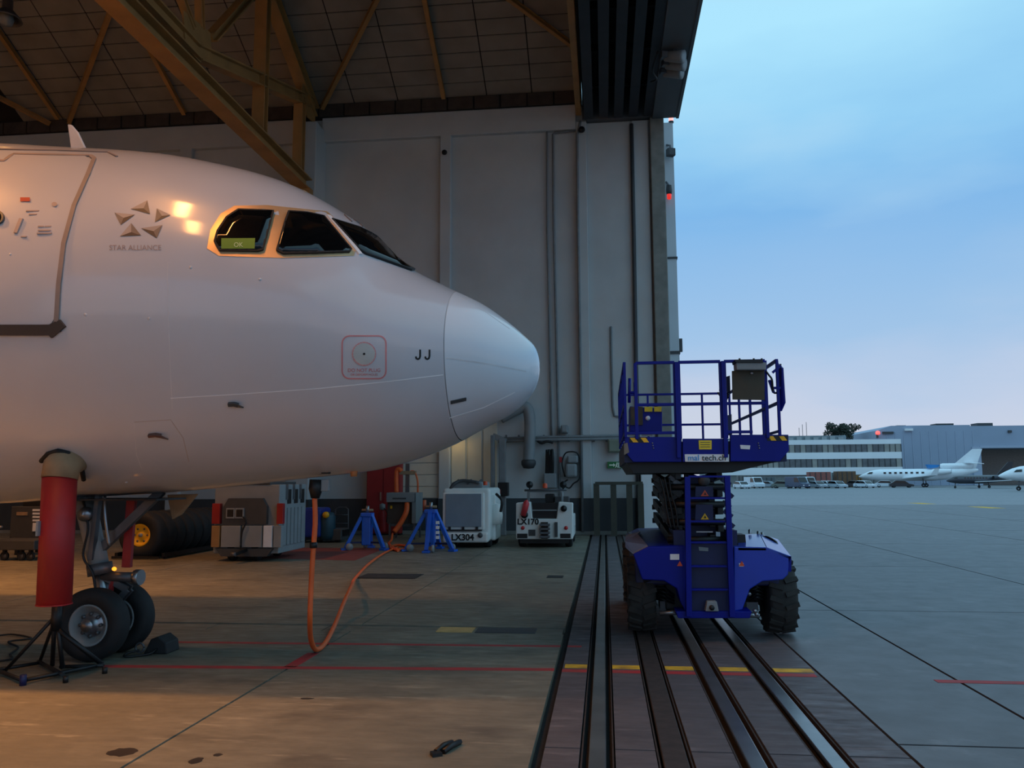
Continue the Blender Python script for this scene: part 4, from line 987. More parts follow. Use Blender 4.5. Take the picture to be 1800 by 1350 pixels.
# ================================================================ THINGS ON THE BACK WALL
def wp(px, py, d=0.0): return aY(px, py, WY-d)
du = thing('exhaust_duct', 'thick grey duct pipe bending down the wall below the nose', 'duct', wp(930, 820))
MB().tube(bez([wp(880, 735, .25), wp(905, 722, .3), wp(924, 715, .32), wp(931, 735, .32), wp(931, 775, .32), wp(929, 812, .32)], 6), .20, 16).build('pipe', M_GREY, du)
MB().lathe([(.21, 0), (.26, -.05), (.26, -.16), (.18, -.3), (0, -.32)], wp(929, 808, .32), 'Z', 16).build('end_cap', M_DGREY, du)
MB().tube([wp(893, 724, .05), wp(893, 724, .3)], .05, 8).build('bracket', M_DST, du)
MB().tube([wp(931, 770, -.1), wp(931, 770, .3)], .05, 8).build('bracket', M_DST, du)
def pipe(name, pts, r, m, label, cat='pipe', d=.08, n=8): return solo(name, MB().tube([wp(x, y, d) for x, y in pts], r, n), m, label, cat)
M_PIPE = mat('pipe_grey', (120, 124, 126), .6)
pipe('conduit', [(970, 185), (964, 190), (961.5, 198), (962, 400), (967, 640), (969.5, 768)], .036, M_PIPE, 'long thin conduit on the wall, left one of the close pair', d=-.12)
pipe('conduit', [(1018, 229), (975, 233), (972, 236), (973.5, 400), (979, 640), (982, 770), (984, 860), (985, 900)], .042, M_PIPE, 'long conduit on the wall, right one of the close pair', d=-.10)
pipe('conduit', [(1020, 213), (1017.5, 226), (1014.5, 236), (1016, 400), (1021, 700), (1024, 935)], .05, M_PIPE, 'slim conduit along the edge of the white wall pilaster', d=.05)
solo('wall_camera', MB().lathe([(0, -.14), (.1, -.1), (.12, .06), (0, .12)], wp(1022, 228, .15), (.3, -1, -.3), 12), M_BLACK, 'small black dome fixture at the top of the wall conduit', 'fixture')
solo('wall_camera', MB().lathe([(0, -.12), (.08, -.1), (.1, .06), (0, .12)], wp(781, 268, .1), (.3, -1, -.3), 12), M_BLACK, 'small black fixture high on the middle pilaster', 'fixture')
pipe('drain_pipe', [(1110, 218), (1114, 400), (1118, 640), (1121, 760), (1123, 930)], .07, M_DGREY, 'dark vertical slot pipe right of the wide white bay', d=-.02)
pipe('drain_pipe', [(1144, 212), (1147, 400), (1151, 600), (1154, 740), (1156, 835)], .05, mat('pipe_brown', (92, 78, 68), .7), 'brown seam pipe beside the concrete corner column', d=-.02)
pipe('cable_conduit', [(1074, 574), (1075, 640), (1077, 715), (1080, 731), (1094, 733)], .04, M_PIPE, 'short bent cable conduit left of the lift platform', d=-.1)
ctray = thing('cable_tray', 'horizontal grey cable tray along the wall behind the nose tip', 'cable tray', wp(990, 775))
for y_, r in ((768, .05), (773, .06)): MB().tube([wp(876, y_+3, .1), wp(960, y_, .1), wp(1092, y_-2, .1)], r, 6).build('tray_bar', M_PIPE, ctray)
for px in range(890, 1090, 22): MB().box(wp(px-1.5, 776, .05), wp(px+1.5, 765, -.15)).build('tray_bracket', M_DST, ctray)
MB().tube(bez([wp(945, 775, .1), wp(952, 779, .13), wp(962, 776, .12), wp(972, 778, .1)]), .05, 6).build('loose_cable', M_BLACK, ctray)
for px, w_, yt, lab in ((866, 4.5, 765, 'narrow grey standpipe by the wall left of the duct'), (883, 8, 772, 'wide grey standpipe by the wall left of the duct')):
    a = wp(px, 765, .5); zt_ = aY(px, yt, WY-.5).z; w2 = w_/FPX*WY*.72
    solo('standpipe', MB().box((a.x-w2, WY-.6, 0), (a.x+w2, WY-.4, zt_)), M_PIPE, lab, 'standpipe', bevel=.02)
MB_ = MB().beam(wp(866, 766, .5), wp(890, 776, .5), .08, .2); solo('standpipe_bridge', MB_, M_PIPE, 'slanted grey bar joining the two standpipes', 'bar')
bxn = thing('switch_box', 'dark box with red switch on the wide standpipe', 'box', wp(885, 880, .8))
pbox('case', M_BLACK, bxn, 875, 893, 848, 872, WY-.95, .34, .02); pbox('red_switch', M_REDP, bxn, 876, 880, 860, 868, WY-.98, .04)
def wallbox(name, x0, x1, y0, y1, m, label, cat, d=.25, extra=None):
    t = thing(name, label, cat, wp((x0+x1)/2, y1, d))
    pbox('case', m, t, x0, x1, y0, y1, WY-d, d+.16, .03)
    pbox('cover', m, t, x0+2, x1-2, y0+2, y1-2, WY-d-.03, .04, .01)
    return t
wallbox('junction_box', 986, 998, 747, 761, M_GREY, 'small grey junction box on the wall above the cable tray', 'box')
wallbox('fuse_box', 1069, 1090, 772, 795, mat('box_green', (128, 136, 120), .6), 'grey-green fuse box on the wall above the exit sign', 'box')
cb = thing('cable_bundle', 'black cable bundle dropping into a grey box on the wall', 'cables', wp(965, 855, .25))
for k in range(6):
    x_ = 961+k*2; MB().tube(bez([wp(x_+random.uniform(-1, 2), 790+random.uniform(0, 6), .15), wp(x_+.5, 805, .2+.02*k), wp(x_, 833, .2)]), .055, 6).build('cable', M_BLACK, cb)
pbox('box', M_GREY, cb, 956, 978, 832, 858, WY-.35, .5, .03)
rl = thing('cable_reel', 'wall-mounted grey reel box with looped grey cable', 'reel', wp(1004, 845, .3))
pbox('upper_case', M_GREY, rl, 997, 1016, 800, 814, WY-.3, .45, .06); pbox('lower_case', M_GREY, rl, 994, 1014, 815, 839, WY-.4, .55, .08)
MB().tube(bez([wp(993, 838, .2), wp(988, 815, .2), wp(993, 798, .2), wp(1003, 794, .25), wp(1015, 797, .25), wp(1020, 812, .2), wp(1019, 840, .2), wp(1008, 850, .2), wp(1000, 858, .2), wp(990, 850, .2), wp(998, 843, .2)]), .025, 6).build('cable', M_BLACK, rl)
MB().box(wp(983, 803, .25), wp(988, 813, .1)).build('red_button', M_REDP, rl)
ex = thing('exit_sign', 'green emergency exit sign on the white wall beside the lift', 'sign', wp(1080, 823, .1))
M_EXG = mat('exit_green', (24, 116, 58), .5); M_EXW = mat('exit_white', (226, 240, 220), .5)
pbox('board', M_EXG, ex, 1068, 1093, 811.5, 823, WY-.0, .14)
pbox('arrow_shaft', M_EXW, ex, 1071, 1078, 816.3, 818.6, WY-.02, .03)
q = wp(1082, 817.4, .02); MB().prism([wp(1078, 814, .02), wp(1078, 821, .02), wp(1082, 817.5, .02)], (0, .03, 0)).build('arrow_head', M_EXW, ex)
pbox('door_symbol', M_EXW, ex, 1086.5, 1091, 813, 822, WY-.02, .03)
MB().lathe([(0, -.01), (.025, -.01), (.025, .01), (0, .01)], wp(1084.6, 814.2, .02), 'Y', 10).build('figure_head', M_EXW, ex)
MB().beam(wp(1084.5, 815.2, .02), wp(1083.5, 819, .02), .03, .05).build('figure_body', M_EXW, ex)
MB().beam(wp(1083.6, 818.6, .02), wp(1081.6, 822, .02), .03, .03).build('figure_leg', M_EXW, ex)
MB().beam(wp(1083.6, 818.6, .02), wp(1086, 821.8, .02), .03, .03).build('figure_leg', M_EXW, ex)
fg = thing('barrier_frame', 'dark olive steel barrier frame by the wall behind the lift', 'barrier', wp(1088, 942, .4))
M_OLV = mat('olive_steel', (66, 66, 56), .7, var=.15)
gd = WY-.7
for px in (1049, 1079, 1107, 1127): 
    q = aY(px, 900, gd); MB().box((q.x-.10, gd, 0), (q.x+.10, gd+.12, aY(px, 850, gd).z)).build('post', M_OLV, fg)
a = aY(1046, 847, gd); b_ = aY(1130, 852, gd); MB().box((a.x, gd-.02, b_.z), (b_.x, gd+.14, a.z)).build('top_rail', M_OLV, fg)
# warm wall lamp hidden behind the nose
wl = thing('wall_lamp', 'warm bulkhead lamp on the wall behind the aircraft nose', 'lamp', wp(800, 772, .3))
q = wp(800, 768, .45); MB().cbox(q+Vector((0, .1, .08)), (.5, .35, .12)).build('housing', M_DGREY, wl, .02)
MB().cbox(q+Vector((0, .1, 0)), (.42, .28, .04)).build('diffuser', mat('warm_glass', (255, 236, 190), .4, emit=(255, 214, 130), estr=6), wl)
MB().box(q+Vector((-.06, .2, -.0)), q+Vector((.06, .7, .1))).build('arm', M_DGREY, wl)
# outside wall fittings beyond the corner
of = thing('wall_floodlight', 'small dark floodlight high on the outer wall strip', 'floodlight', aY(1178, 270, 30.9))
q = aY(1179, 268, 30.7); MB().cbox(q, (.3, .25, .3), .4).build('lamp_head', M_DGREY, of, .03); MB().tube([aY(1172, 255, 31.02), aY(1178, 256, 30.7), q], .04, 6).build('bracket', M_DST, of)
of = thing('warning_light', 'red-tipped warning light on a bracket halfway up the outer wall', 'light', aY(1176, 345, 30.9))
q = aY(1176, 335, 30.7); MB().tube([aY(1171, 320, 31.02), aY(1178, 330, 30.7), q], .04, 6).build('bracket', M_DST, of); MB().lathe([(.1, .2), (.12, 0), (.1, -.15), (0, -.16)], q, 'Z', 12).build('lamp_body', M_DGREY, of)
MB().lathe([(.09, -.15), (.08, -.32), (0, -.36)], q, 'Z', 12).build('red_lens', mat('lens_red', (200, 40, 40), .3, emit=(255, 60, 50), estr=.7), of)
q = Vector((2.80, 31.05, 15.6)); of = thing('obstruction_light', 'glowing red obstruction light on top of the outer wall', 'light', q)
MB().lathe([(.1, 0), (.1, .06), (0, .06)], q, 'Z', 12).build('base', M_DGREY, of); MB().lathe([(.09, .06), (.09, .2), (.05, .27), (0, .28)], q, 'Z', 12).build('lens', mat('lens_pink', (255, 170, 160), .3, emit=(255, 150, 140), estr=1.6), of)
q = Vector((2.9, 31.4, 6.7)); solo('wall_socket', MB().box(q, q+Vector((.12, .15, .5))), M_DGREY, 'small dark socket box on the outer wall edge', 'box')

# ================================================================ HANGAR LAMPS
def high_bay(loc, power, label, lit=True, drop=None):
    t = thing('high_bay_lamp', label, 'lamp', loc, 'sodium high bay lamps')
    c = Vector(loc)
    MB().lathe([(.08, .55), (.14, .5), (.15, .2), (.2, .15), (.38, -.05), (.42, -.12), (.40, -.12), (.36, -.04), (.18, .12)], c, 'Z', 24).build('reflector', M_DST, t)
    MB().tube([c+Vector((0, 0, .5)), (c.x, c.y, drop or 23.5)], .03, 6).build('hanger', M_DST, t)
    if lit:
        l = bpy.data.lights.new('sodium_light', 'AREA'); l.shape = 'DISK'; l.size = .6; l.energy = power; l.spread = math.radians(98); l.color = (1.0, .40, .11)
        lo = bpy.data.objects.new('sodium_light', l); COL.objects.link(lo); lo.location = (0, 0, -.1); lo.parent = t
        MB().lathe([(0, .0), (.1, -.02), (.12, -.06), (.08, -.09), (0, -.095)], c, 'Z', 16).build('bulb', mat('sodium_bulb', (255, 190, 110), .4, emit=(255, 180, 90), estr=8), t)
    else:
        MB().lathe([(0, -.3), (.16, -.26), (.2, -.1), (.16, .05)], c, 'Z', 16).build('bulb', M_GREY, t)
LAMPS = [(-13.8, 5.6, 13.0, 2400), (-21, 5.5, 13.0, 900), (-13.5, 15, 13.2, 300), (-26, 18, 13.6, 500), (-17, -4, 13, 120), (-26, -4, 13, 200)]
LL = ['lit sodium high bay lamp over the forward cabin door', 'lit sodium high bay lamp over the mid fuselage', 'lit sodium high bay lamp in the deep left bay', 'lit sodium high bay lamp far left by the back wall', 'lit sodium high bay lamp behind the viewer', 'lit sodium high bay lamp far behind on the left']
for (x_, y_, z_, pw_), lab in zip(LAMPS, LL): high_bay((x_, y_, z_), pw_, lab)
for (x_, y_), lab in (((-5.7, 4.4), 'long lit sodium trough lamp above the cockpit, the farther one of the pair'), ((-5.15, 1.7), 'long lit sodium trough lamp above the cockpit, the nearer one of the pair')):
    t = thing('trough_lamp', lab, 'lamp', (x_, y_, 13.0), 'sodium trough lamps')
    MB().prism([(x_-.2, y_-1.2, 13.35), (x_+.2, y_-1.2, 13.35), (x_+.34, y_-1.2, 12.98), (x_+.31, y_-1.2, 12.98), (x_+.17, y_-1.2, 13.3), (x_-.17, y_-1.2, 13.3), (x_-.31, y_-1.2, 12.98), (x_-.34, y_-1.2, 12.98)], (0, 2.4, 0)).build('trough', M_DST, t)
    for d_ in (-.9, .9): MB().tube([(x_, y_+d_, 13.35), (x_, y_+d_, 23.7)], .02, 6).build('hanger', M_DST, t)
    MB().tube([(x_, y_-1.1, 13.12), (x_, y_+1.1, 13.12)], .04, 10).build('tube', MATS['sodium_bulb'], t)
    l = bpy.data.lights.new('sodium_light', 'AREA'); l.shape = 'RECTANGLE'; l.size = .5; l.size_y = 2.3; l.energy = 150; l.spread = math.radians(110); l.color = (1.0, .40, .11)
    lo = bpy.data.objects.new('sodium_light', l); COL.objects.link(lo); lo.location = (0, 0, 0); lo.parent = t
q = aY(12, 28, 21.0); high_bay(tuple(q), 0, 'unlit grey high bay lamp in the top left corner', lit=False, drop=zc(21)+.1)
# ================================================================ SCISSOR LIFT
LY0 = 10.0           # ladder plane
L = lambda x, y, Y=LY0: aY(x, y, Y)
LX = lambda px, Y=LY0: aY(px, 840, Y).x
LZ = lambda py, Y=LY0, px=1240: aY(px, py, Y).z
LF, LB = 10.15, 14.0    # platform front and back
XL, XR = LX(1106, LF), LX(1374, LF); XM = (XL+XR)/2
sl_ = thing('scissor_lift', 'blue rough-terrain scissor lift with railed platform standing over the rails', 'scissor lift', (XM, 12, 0))
zD = LZ(768, LF)     # deck upper edge
# platform skirt
sk = [(1098, 768), (1198, 768), (1198, 812), (1113, 812), (1099, 795)]
skL = MB().prism([L(x, y, LF) for x, y in sk], (0, .06, 0)).build('platform_skirt', M_BLUE, sl_, .006)
sk = [(1284, 764), (1386, 764), (1387, 792), (1371, 811), (1284, 811)]
skR = MB().prism([L(x, y, LF) for x, y in sk], (0, .06, 0)).build('platform_skirt', M_BLUE, sl_, .006)
skC = MB().prism([L(x, y, LF-.02) for x, y in ((1200, 771), (1280, 771), (1280, 812), (1200, 812))], (0, .05, 0)).build('gate_skirt', M_BLUE, sl_, .006)
zu = LZ(812, LF); zl = LZ(831, LF+.3)
MB().prism([(XL-.05, LF+.06, zu), (XR+.08, LF+.06, zu), (XR+.08, LF+.06, zD-.05), (XL-.05, LF+.06, zD-.05)], (0, LB-LF-.06, 0)).build('deck', M_BLUED, sl_)
MB().prism([(XL-.02, LF+.15, zu), (XR-.02, LF+.15, zu), (XR-.55, LF+.15, zl), (XL+.06, LF+.15, zl)], (0, LB-LF-.3, 0)).build('deck_underframe', M_BLACK, sl_)
MB().hexa([L(1097, 800, LF-.02), L(1106, 795, LF-.02), L(1106, 795, LF+.5), L(1097, 800, LF+.5), L(1097, 780, LF-.02), L(1103, 778, LF-.02), L(1103, 778, LF+.5), L(1097, 780, LF+.5)]).build('corner_buffer', mat('buffer_tan', (122, 116, 106), .7), sl_)
for k, (x0, x1, y0) in enumerate(((1106, 1138, 769), (1349, 1385, 766))):
    MB().prism([L(x, y, LF-.004) for x, y in ((x0, y0), (x1, y0), (x1, y0+9), (x0, y0+9))], (0, .004, 0)).build('hazard_plate', M_BLACK, sl_)
    for j in range(2):
        xx = x0+1+j*19; MB().prism([L(x, y, LF-.008) for x, y in ((xx, y0+.5), (xx+9, y0+.5), (xx+15, y0+8.5), (xx+6, y0+8.5))], (0, .004, 0)).build('hazard_stripe', M_YELLOW, sl_)
MB().prism([L(x, y, LF-.028) for x, y in ((1228, 774), (1251, 774), (1251, 790), (1229, 790))], (0, .008, 0)).build('notice_plate', mat('notice_yellow', (226, 198, 40), .5), sl_)
for k in range(3): MB().prism([L(x, y, LF-.03) for x, y in ((1231, 777+4*k), (1248, 777+4*k), (1248, 778+4*k), (1231, 778+4*k))], (0, .003, 0)).build('notice_line', M_DGREY, sl_)
sg = MB().prism([L(x, y, LF-.03) for x, y in ((1203.5, 798.5), (1281.5, 798.5), (1281.5, 811.5), (1204.5, 811.5))], (0, .012, 0)).build('name_board', M_SIGNW, sl_)
text_obj('name_text', 'mal', .098, mat('text_blue', (40, 140, 210), .5), sg, L(1219, 805, LF-.034), (1, 0, 0), (0, 0, 1))
text_obj('name_text', 'tech.ch', .098, M_TXT, sg, L(1255, 805, LF-.034), (1, 0, 0), (0, 0, 1))
MB().prism([L(x, y, LF-.006) for x, y in ((1301, 782), (1319, 783), (1318, 790), (1302, 789))], (0, .004, 0)).build('rating_plate', M_SIGNW, sl_)
for px in (1147, 1333):
    for k in range(3): MB().lathe([(0, -.012), (.008, -.01), (.01, 0)], L(px+k*.8, 779+k*4.5, LF), 'Y', 8).build('bolt', M_STEEL, sl_)
# railing
RT, RM, RB = LZ(636, LF), LZ(710, LF), LZ(760, LF)
def rail(p, q, w=.036, name='rail'): return MB().beam(p, q, w, w).build(name, M_BLUE, sl_, .004)
def frame(x0, x1, Y=LF, top=RT, low=RB):
    X0, X1 = LX(x0), LX(x1)
    for X in (X0, X1): rail((X, Y, zD-.02), (X, Y, top), .04, 'post')
    rail((X0, Y, top), (X1, Y, top)); rail((X0, Y, RM), (X1, Y, RM))
    return X0, X1
frame(1122, 1193); frame(1200, 1276); frame(1283, 1357)
for x0, x1 in ((1103, 1193), (1283, 1330)): rail((LX(x0), LF, RB), (LX(x1), LF, RB), .035)
rail((LX(1196), LF-.03, zD-.25), (LX(1196), LF-.03, RT), .045, 'gate_post'); rail((LX(1280), LF-.03, zD-.25), (LX(1280), LF-.03, RT), .045, 'gate_post')
for X in (XL-.03, XR+.0):
    for z in (RT, RM): rail((X, LF, z), (X, LB, z))
    n_ = 5
    for k in range(n_): rail((X, LF+(LB-LF)*k/(n_-1), zD), (X, LF+(LB-LF)*k/(n_-1), RT), .034, 'post')
    rail((X, LF, zD+.06), (X, LB, zD+.06), .03)
rail((XL, LB, RT), (XR, LB, RT)); rail((XL, LB, RM), (XR, LB, RM)); 
for k in range(1, 4): rail((XL+(XR-XL)*k/4, LB, zD), (XL+(XR-XL)*k/4, LB, RT), .034, 'post')
# side guard sheets on the far right
MB().prism([(XR+.02, LF+.1, RT-.02), (XR+.05, LF-.03, RT-.1), (XR+.06, LF-.02, RM-.0), (XR+.02, LF+.02, RM-.1)], (.02, 0, 0)).build('guard_sheet', M_BLUE, sl_)
# control box hung on the right front rail
cbx = MB().prism([L(x, y, LF-.16) for x, y in ((1294, 637), (1347, 637), (1347, 650), (1295, 650))], (0, .22, 0)).build('control_box', M_GREY, sl_, .01)
MB().prism([L(x, y, LF-.18) for x, y in ((1292, 632), (1340, 632), (1342, 637), (1293, 637))], (0, .24, 0)).build('control_lid', M_BLACK, cbx)
MB().prism([L(x, y, LF-.06) for x, y in ((1287, 652), (1344, 650), (1344, 703), (1288, 702))], (0, .03, 0)).build('control_apron', M_PLY, cbx)
MB().lathe([(0, -.02), (.018, -.02), (.02, 0)], L(1321, 656, LF-.06), 'Y', 10).build('latch', M_STEEL, cbx)
for px in (1300, 1325, 1339): MB().tube([L(px, 636, LF-.1), L(px, 630, LF-.1)], .012, 6).build('lever', M_BLACK, cbx)
MB().tube(bez([L(1346, 652, LF-.05), L(1352, 660, LF-.05), L(1357, 668, LF-.04), L(1360, 690, LF), L(1372, 682, LF+.05), L(1372, 640, LF+.1)]), .012, 6).build('control_cable', M_BLACK, cbx)
for (xa, ya, xb, yb) in ((1352, 668, 1360, 690), (1360, 682, 1372, 682), (1358, 655, 1372, 643)): MB().beam(L(xa, ya, LF), L(xb, yb, LF), .03, .03).build('bracket', M_BLUE, cbx)
# equipment on the deck, left
eq = MB().prism([L(x, y, LF+.35) for x, y in ((1107, 714), (1164, 718), (1164, 759), (1107, 759))], (0, .5, 0)).build('valve_cabinet', M_BLUE, sl_, .01)
MB().prism([L(x, y, LF+.32) for x, y in ((1108, 715), (1130, 715), (1130, 747), (1108, 747))], (0, .03, 0)).build('cabinet_mesh', M_PLY, eq)
for x0, x1 in ((1133, 1147), (1150, 1163)): MB().prism([L(x, y, LF+.33) for x, y in ((x0, 715), (x1, 715), (x1, 723.5), (x0, 723.5))], (0, .02, 0)).build('warning_label', MATS['notice_yellow'], eq)
MB().lathe([(0, -.02), (.028, -.02), (.03, .02)], L(1139, 735, LF+.33), 'Y', 14).build('gauge', M_SIGNW, eq)
for x0, x1 in ((1104, 1123), (1128, 1147)): MB().prism([L(x, y, LF-.0) for x, y in ((x0, 761), (x1, 761), (x1, 767), (x0, 767))], (0, .03, 0)).build('label_plate', M_GREY, sl_)
for (a_, b_) in (((1107, 665), (1106, 708)), ((1104, 690), (1118, 690)), ((1116, 672), (1117, 695))): MB().tube([L(*a_, LF+.5), L(*b_, LF+.5)], .02, 6).build('hose_guide', M_BLUE, sl_)
for k in range(3): MB().tube(bez([L(1262+k*3, 690-k*5, LF+.6), L(1270, 700+k*6, LF+.5), L(1281, 688+k*4, LF+.3)]), .010, 6).build('gate_chain', M_BLACK, sl_)
MB().prism([L(x, y, LF+.1) for x, y in ((1277, 662), (1283, 660), (1284, 690), (1278, 688))], (0, .05, 0)).build('latch_box', M_BLUED, sl_)
MB().prism([L(x, y, LF+.1) for x, y in ((1279, 730), (1286, 728), (1287, 765), (1280, 765))], (0, .05, 0)).build('latch_box', M_BLUED, sl_)

# ladder
zB = LZ(1084); zT = LZ(838)
lx0t, lx1t, lx0b, lx1b = LX(1208), LX(1279), LX(1212), LX(1286)
for (xt, xb) in ((L(1208, 836).x, L(1211, 1082).x), (L(1278, 836).x, L(1287, 1082).x)):
    MB().beam((xt, LY0, zT), (xb, LY0, zB), .065, .06, (0, 1, 0)).build('ladder_stile', M_BLUE, sl_, .005)
for y in (838, 876, 917, 954, 996, 1037):
    MB().prism([L(1210, y-2, LY0+.0), L(1284, y-2, LY0+.0), L(1284, y+1.5, LY0), L(1210, y+1.5, LY0)], (0, .07, 0)).build('ladder_rung', M_BLUE, sl_, .003)
MB().prism([L(1214, 956, LY0+.10), L(1284, 956, LY0+.10), L(1288, 1075, LY0+.10), L(1216, 1075, LY0+.10)], (0, .04, 0)).build('ladder_back_plate', M_BLUED, sl_)
for y0, y1 in ((855, 873), (887, 914)):
    bp_ = MB().prism([L(1223, y0, LY0+.16), L(1253, y0, LY0+.16), L(1254, y1, LY0+.16), L(1222, y1, LY0+.16)], (0, .05, 0)).build('battery_cover', M_BLUED, sl_)
    tri = MB().prism([L(1232, y1-1, LY0+.15), L(1246, y1-1, LY0+.15), L(1239, y1-12, LY0+.15)], (0, .008, 0)).build('warning_triangle', MATS['beacon_orange'] if y0 < 860 else M_YELLOW, bp_)
    MB().prism([L(1237, y1-3, LY0+.145), L(1242, y1-3, LY0+.145), L(1239.5, y1-8, LY0+.145)], (0, .004, 0)).build('warning_mark', M_BLACK, bp_)
MB().prism([L(1224, 934, LY0+.2), L(1253, 934, LY0+.2), L(1253, 936, LY0+.2), L(1224, 936, LY0+.2)], (0, .02, 0)).build('grab_bar', M_STEEL, sl_)
MB().lathe([(0, -.03), (.05, -.03), (.07, 0), (.07, .05)], L(1238, 845, LY0+.25), 'Y', 14).build('socket', M_DGREY, sl_)
MB().prism([L(1228, 961, LY0+.09), L(1245, 963, LY0+.09), L(1245, 969, LY0+.09), L(1229, 968, LY0+.09)], (0, .008, 0)).build('maker_plate', M_GREY, sl_)
sh = MB().prism([L(1243, 1057, LY0-.02), L(1260, 1057, LY0-.02), L(1264, 1075, LY0-.02), L(1240, 1075, LY0-.02)], (0, .12, 0)).build('tow_lug', M_GREY, sl_, .01)
MB().lathe([(0, -.03), (.03, -.03), (.03, 0)], L(1251, 1068, LY0-.02), 'Y', 12).build('lug_hole', M_BLACK, sh)
MB().prism([L(1188, 1075, LY0+.02), L(1322, 1075, LY0+.02), L(1318, 1087, LY0+.02), L(1192, 1087, LY0+.02)], (0, .35, 0)).build('bumper_plate', M_BLUE, sl_, .008)
# chassis fenders
fl_ = [(1113, 974), (1139, 961), (1205, 960), (1205, 1075), (1196, 1058), (1190, 1035), (1167, 1021), (1129, 1019)]
MB().prism([L(x, y, LY0+.1) for x, y in fl_], (0, .5, 0)).build('fender', M_BLUE, sl_, .012)
M_HOODB0 = mat('fender_blue_lit', (24, 56, 176), .35, var=.08, coat=.3)  # brighter copy of the lift blue; light on the right fender painted in
frp = [(1290, 961), (1347, 962), (1391, 978), (1385, 1011), (1376, 1019), (1340, 1022), (1318, 1036), (1305, 1072), (1290, 1075)]
MB().prism([L(x, y, LY0+.1) for x, y in frp], (0, .3, 0)).build('fender', M_HOODB0, sl_, .012)
# long side hoods, sloping outwards
M_HOODL = mat('hood_sheen_grey', (92, 88, 104), .5, var=.1)  # violet-grey tint paints the reflection on the left hood covers
z1, z0 = LZ(961, LY0+.1), LZ(974, LY0+.1)
def hood(xs, zs, m, nm='hood'):
    for a in range(len(xs)-1):
        MB().hexa([(xs[a], LY0+.12, zs[a]-.03), (xs[a+1], LY0+.12, zs[a+1]-.03), (xs[a+1], LB-.2, zs[a+1]-.03), (xs[a], LB-.2, zs[a]-.03), (xs[a], LY0+.12, zs[a]), (xs[a+1], LY0+.12, zs[a+1]), (xs[a+1], LB-.2, zs[a+1]), (xs[a], LB-.2, zs[a])]).build(nm, m, sl_, .006)
M_HOODB = mat('hood_blue_sky_lit', (30, 66, 176), .3, var=.06, coat=.5)  # lighter lift blue; sky reflection on the right hood put into the colour
hq = [(L(1297, 962, LY0+.1), L(1347, 962, LY0+.1), L(1335, 938, LY0+1.3), L(1297, 940, LY0+1.3)), (L(1348, 962, LY0+.1), L(1391, 978, LY0+.1), L(1368, 948, LY0+1.3), L(1336, 938, LY0+1.3))]
for q4 in hq: MB().hexa([p-Vector((0, 0, .04)) for p in q4]+list(q4)).build('hood', M_HOODB, sl_, .005)
MB().hexa([L(1391, 1005, LY0+.1), L(1391, 978, LY0+.1), L(1368, 948, LY0+1.3), L(1368, 975, LY0+1.3)]+[p-Vector((.03, 0, 0)) for p in (L(1391, 1005, LY0+.1), L(1391, 978, LY0+.1), L(1368, 948, LY0+1.3), L(1368, 975, LY0+1.3))]).build('hood_side', M_BLUE, sl_)
hood([LX(1200), LX(1139), LX(1113)], [z1+.01, z1, z0], M_BLUE)
MB().hexa([L(1099, 962, LY0+.15), L(1113, 974, LY0+.12), L(1139, 961, LY0+.12), L(1122, 944, LY0+.9), L(1099, 952, LY0+.15), L(1113, 971, LY0+.13), L(1138, 958, LY0+.13), L(1121, 938, LY0+.9)]).build('hood_cover', M_HOODL, sl_)
MB().hexa([L(1099, 954, LY0+.9), L(1121, 946, LY0+.9), L(1124, 942, LY0+2.4), L(1100, 948, LY0+2.4), L(1099, 944, LY0+.9), L(1121, 938, LY0+.9), L(1126, 934, LY0+2.4), L(1101, 940, LY0+2.4)]).build('hood_cover', M_HOODL, sl_)
MB().box((LX(1115), LY0+.4, .62), (LX(1375), LB-.3, z1-.05)).build('chassis_body', M_BLUED, sl_, .02)
MB().box((LX(1118), LY0+.3, z0-.1), (LX(1140), LB-.2, z0+.0)).build('side_sill', M_BLUED, sl_)
MB().box((LX(1365), LY0+.3, z0-.25), (LX(1388), LB-.2, z0-.0)).build('side_sill', M_BLUE, sl_)
MB().box((LX(1170), LY0+.55, .30), (LX(1318), LB-.3, .66)).build('chassis_frame', M_BLACK, sl_, .02)
MB().prism([L(1296, 940, LY0+.5), L(1310, 940, LY0+.5), L(1312, 962, LY0+.5), L(1296, 962, LY0+.5)], (0, .3, 0)).build('tank', M_BLACK, sl_)
for (px, py) in ((1318, 934), (1333, 937), (1340, 939)): MB().lathe([(0, .03), (.02, .02), (.02, -.03)], L(px, py, LY0+1.25), 'Z', 8).build('hood_latch', M_STEEL, sl_)
MB().tube(bez([L(1325, 950, LY0+1.0), L(1345, 944, LY0+1.1), L(1362, 952, LY0+.9), L(1366, 958, LY0+.8)]), .02, 6).build('hood_handle', M_BLACK, sl_)
for px in (1183, 1304):
    MB().prism([L(px-5, 974 if px < 1200 else 990, LY0+.09), L(px+11 if px < 1200 else px+3, 974 if px < 1200 else 990, LY0+.09), L(px+11 if px < 1200 else px+3, 984 if px < 1200 else 996, LY0+.09), L(px-5, 984 if px < 1200 else 996, LY0+.09)], (0, .01, 0)).build('sticker', M_SIGNW, sl_)
for px in (1195, 1304): MB().prism([L(px-5, 995, LY0+.085), L(px+5, 995, LY0+.085), L(px, 986, LY0+.085)], (0, .006, 0)).build('warning_triangle', MATS['beacon_orange'], sl_)
